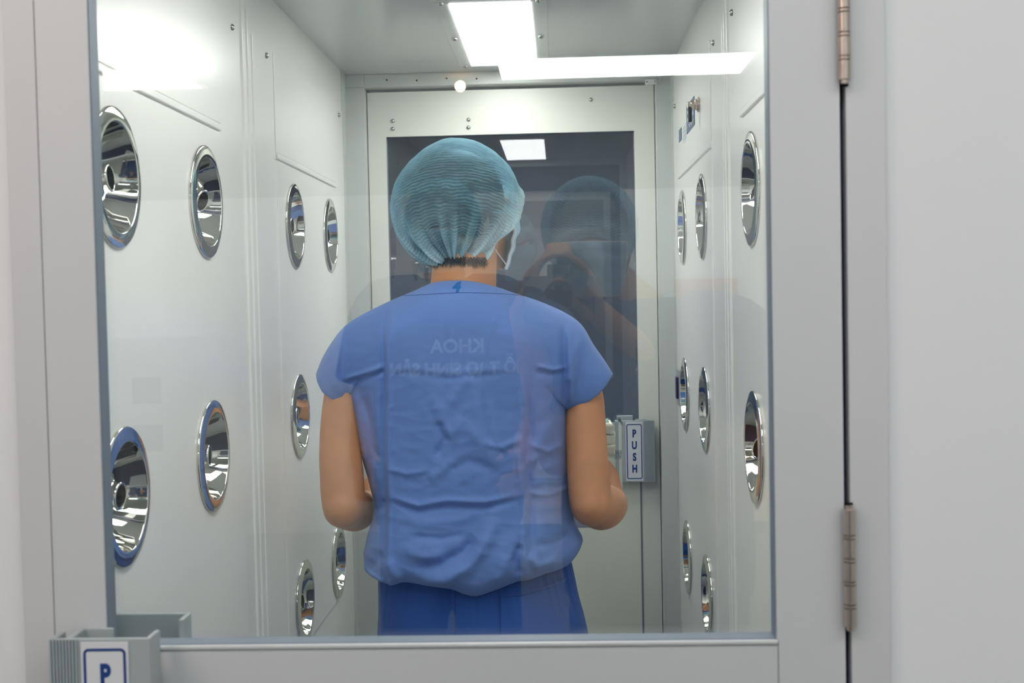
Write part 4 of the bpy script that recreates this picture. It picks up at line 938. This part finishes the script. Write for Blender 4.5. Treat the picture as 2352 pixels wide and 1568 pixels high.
# ---- people on the camera's side of the glass, seen only as reflections --------
def bystander(name, x, y, H, label, holding, seed, scrub, head_x=None):
    r = empty(name, (x, y, 0)); tag(r, label, 'person')
    k = H/1.68; hx = x if head_x is None else head_x
    b = bmesh.new(); hc = V(hx, y+.02, H-.125); HMx = head_shapes(b, hc, Quaternion((1, 0, 0), 0))
    tube(b, [hc+V(0, -.02, -.04), V((x+hx)/2, y-.01, 1.44*k), V(x, y, 1.36*k)], .06, 24, radii=[.054, .056, .075], capround=True)
    loft(b, [(x, y, 1.42*k, .07, .05, .05), (x, y, 1.37*k, .15, .08, .075), (x, y, 1.28*k, .17, .095, .1), (x, y, 1.05*k, .15, .085, .1), (x, y, .9*k, .165, .1, .1), (x, y, .8*k, .16, .1, .09)], 40)
    hands = []
    for s in (-1, 1):
        sh = V(x+s*.18, y, 1.35*k); 
        if holding: el = V(x+s*.205, y+.02, 1.10*k); wr_ = V(holding[0]+s*.075, y+.10, holding[1]-.03)
        else: el = V(x+s*.22, y-.01, 1.05*k); wr_ = V(x+s*.20, y+.16, .95*k)
        tube(b, [x_ for x_ in (V(x+s*.05, y, 1.38*k), sh)], .05, 20, capround=True)
        tube(b, [sh, sh.lerp(el, .5), el], .045, 20, radii=[.052, .044, .038], capround=True); tube(b, [el, el.lerp(wr_, .4), wr_], .04, 20, radii=[.038, .038, .026], capround=True)
        hand_shapes(b, wr_, V(-s*.3, .25, 1) if holding else V(0, 1, -.1), V(-s, .2, 0), V(0, -.3, 1) if not holding else V(-s*.2, -1, .2), curl=.8)
        lx = x+s*.09; tube(b, [V(lx, y, .86*k), V(lx, y+.01, .48*k), V(lx, y, .1)], .07, 20, radii=[.09, .058, .04], capround=True)
        tube(b, [V(lx, y-.03, .06), V(lx, y+.12, .04)], .04, 14, radii=[.038, .03], capround=True)
    bd = obj('body', remesh(b, .007, 4), M['skin'], r, smooth=True)
    b = bmesh.new()
    loft(b, [(x, y, 1.435*k, .09, .06, .055), (x, y, 1.39*k, .17, .09, .085), (x, y, 1.28*k, .195, .112, .118), (x, y, 1.05*k, .195, .115, .13), (x, y, .88*k, .20, .13, .13), (x, y, .80*k, .195, .125, .12)], 60)
    for s in (-1, 1):
        sh = V(x+s*.17, y, 1.355*k); el = V(x+s*.205, y+.02, 1.10*k) if holding else V(x+s*.22, y-.01, 1.05*k)
        tube(b, [V(x+s*.06, y, 1.385*k), sh, sh.lerp(el, .62)+V(s*.02, 0, 0)], .07, 24, radii=[.066, .074, .078], steps=14)
    sb = remesh(b, .008, 4); displace(sb, lambda p, n: .004*noise.noise(p*9+V(seed, 0, 0))); sv = BVHTree.FromBMesh(sb)
    so = obj('shirt', sb, M[scrub], r, smooth=True)
    b = bmesh.new(); loft(b, [(x, y, .98*k, .165, .11, .11), (x, y, .86*k, .185, .125, .11), (x, y, .74*k, .185, .12, .11)], 48)
    for s in (-1, 1): tube(b, [V(x+s*.092, y, .80*k), V(x+s*.1, y, .45*k), V(x+s*.1, y, .06)], .09, 28, radii=[.094, .086, .078])
    obj('trousers', remesh(b, .009, 4), M[scrub], r, smooth=True)
    for s in (-1, 1):
        b = bmesh.new(); loft(b, [(x+s*.095, y+.05, .0, .045, .12, .13), (x+s*.095, y+.05, .04, .045, .12, .125), (x+s*.095, y+.03, .08, .038, .09, .08)], 32); obj('shoe', b, M['lip'], r, smooth=True)
    t = bmesh.new(); ellips(t, hc+V(0, -.024, .034), (.082, .094, .094), n=32); obj('hair', t, M['hair'], r, smooth=True)
    make_cap(r, hc+V(0, -.014, .034), .100, .116, .106, V(0, -.55, -1), V(0, .70, -.72), M['cap'], seed, 90, 140, thr=.84)
    make_mask(r, HMx, None)
    return r, sv, so
ph, sv1, so1 = bystander('photographer', .195, -.27, 1.63, 'photographer in navy scrubs and cap, mirrored faintly in the glass', (0.0, 1.40), 11, 'navy', head_x=.065)
cx0 = empty('camera_body', (0, -.10, 1.40))
b = bmesh.new(); box(b, (-.068, -.115, 1.35), (.068, -.075, 1.44), .008); box(b, (-.022, -.118, 1.435), (.022, -.07, 1.462), .006); obj('body_shell', b, M['black'], cx0)
b = bmesh.new(); lathe(b, [(.036, 0), (.036, .035), (.033, .037), (.033, .045), (.03, .045), (.028, .03)], (0, -.075, 1.40), (0, 1, 0), 40); obj('lens', b, M['black'], cx0, angle=35)
b = bmesh.new(); tube(b, [V(-.07, -.09, 1.43), V(-.13, -.12, 1.33), V(-.15, -.12, 1.18), V(-.10, -.12, 1.08)], .006, 8); obj('strap', b, M['black'], cx0, smooth=True)
tag(cx0, 'black camera held at the photographer\'s face, mirrored in the dark window', 'camera')
cw, sv2, so2 = bystander('coworker', -.30, -.95, 1.70, 'second person in blue scrubs with chest lettering, mirrored on the blue shirt', None, 23, 'teal')
for s, zz, size, bold in (('KHOA', 1.279, .047, .0016), ('HỖ TRỢ SINH SẢN', 1.221, .042, .0024)):
    tb = text_mesh(s, size, bold, .0002); bmesh.ops.triangulate(tb, faces=tb.faces[:])
    for v in tb.verts:
        w = V(-.259-v.co.x*1.0, .2, zz+v.co.y); h = surf_project(sv2, w, V(0, -1, 0), .004); v.co = h if h is not None else V(w.x, -.83, w.z)
    obj('lettering', tb, M['ink3'], so2)
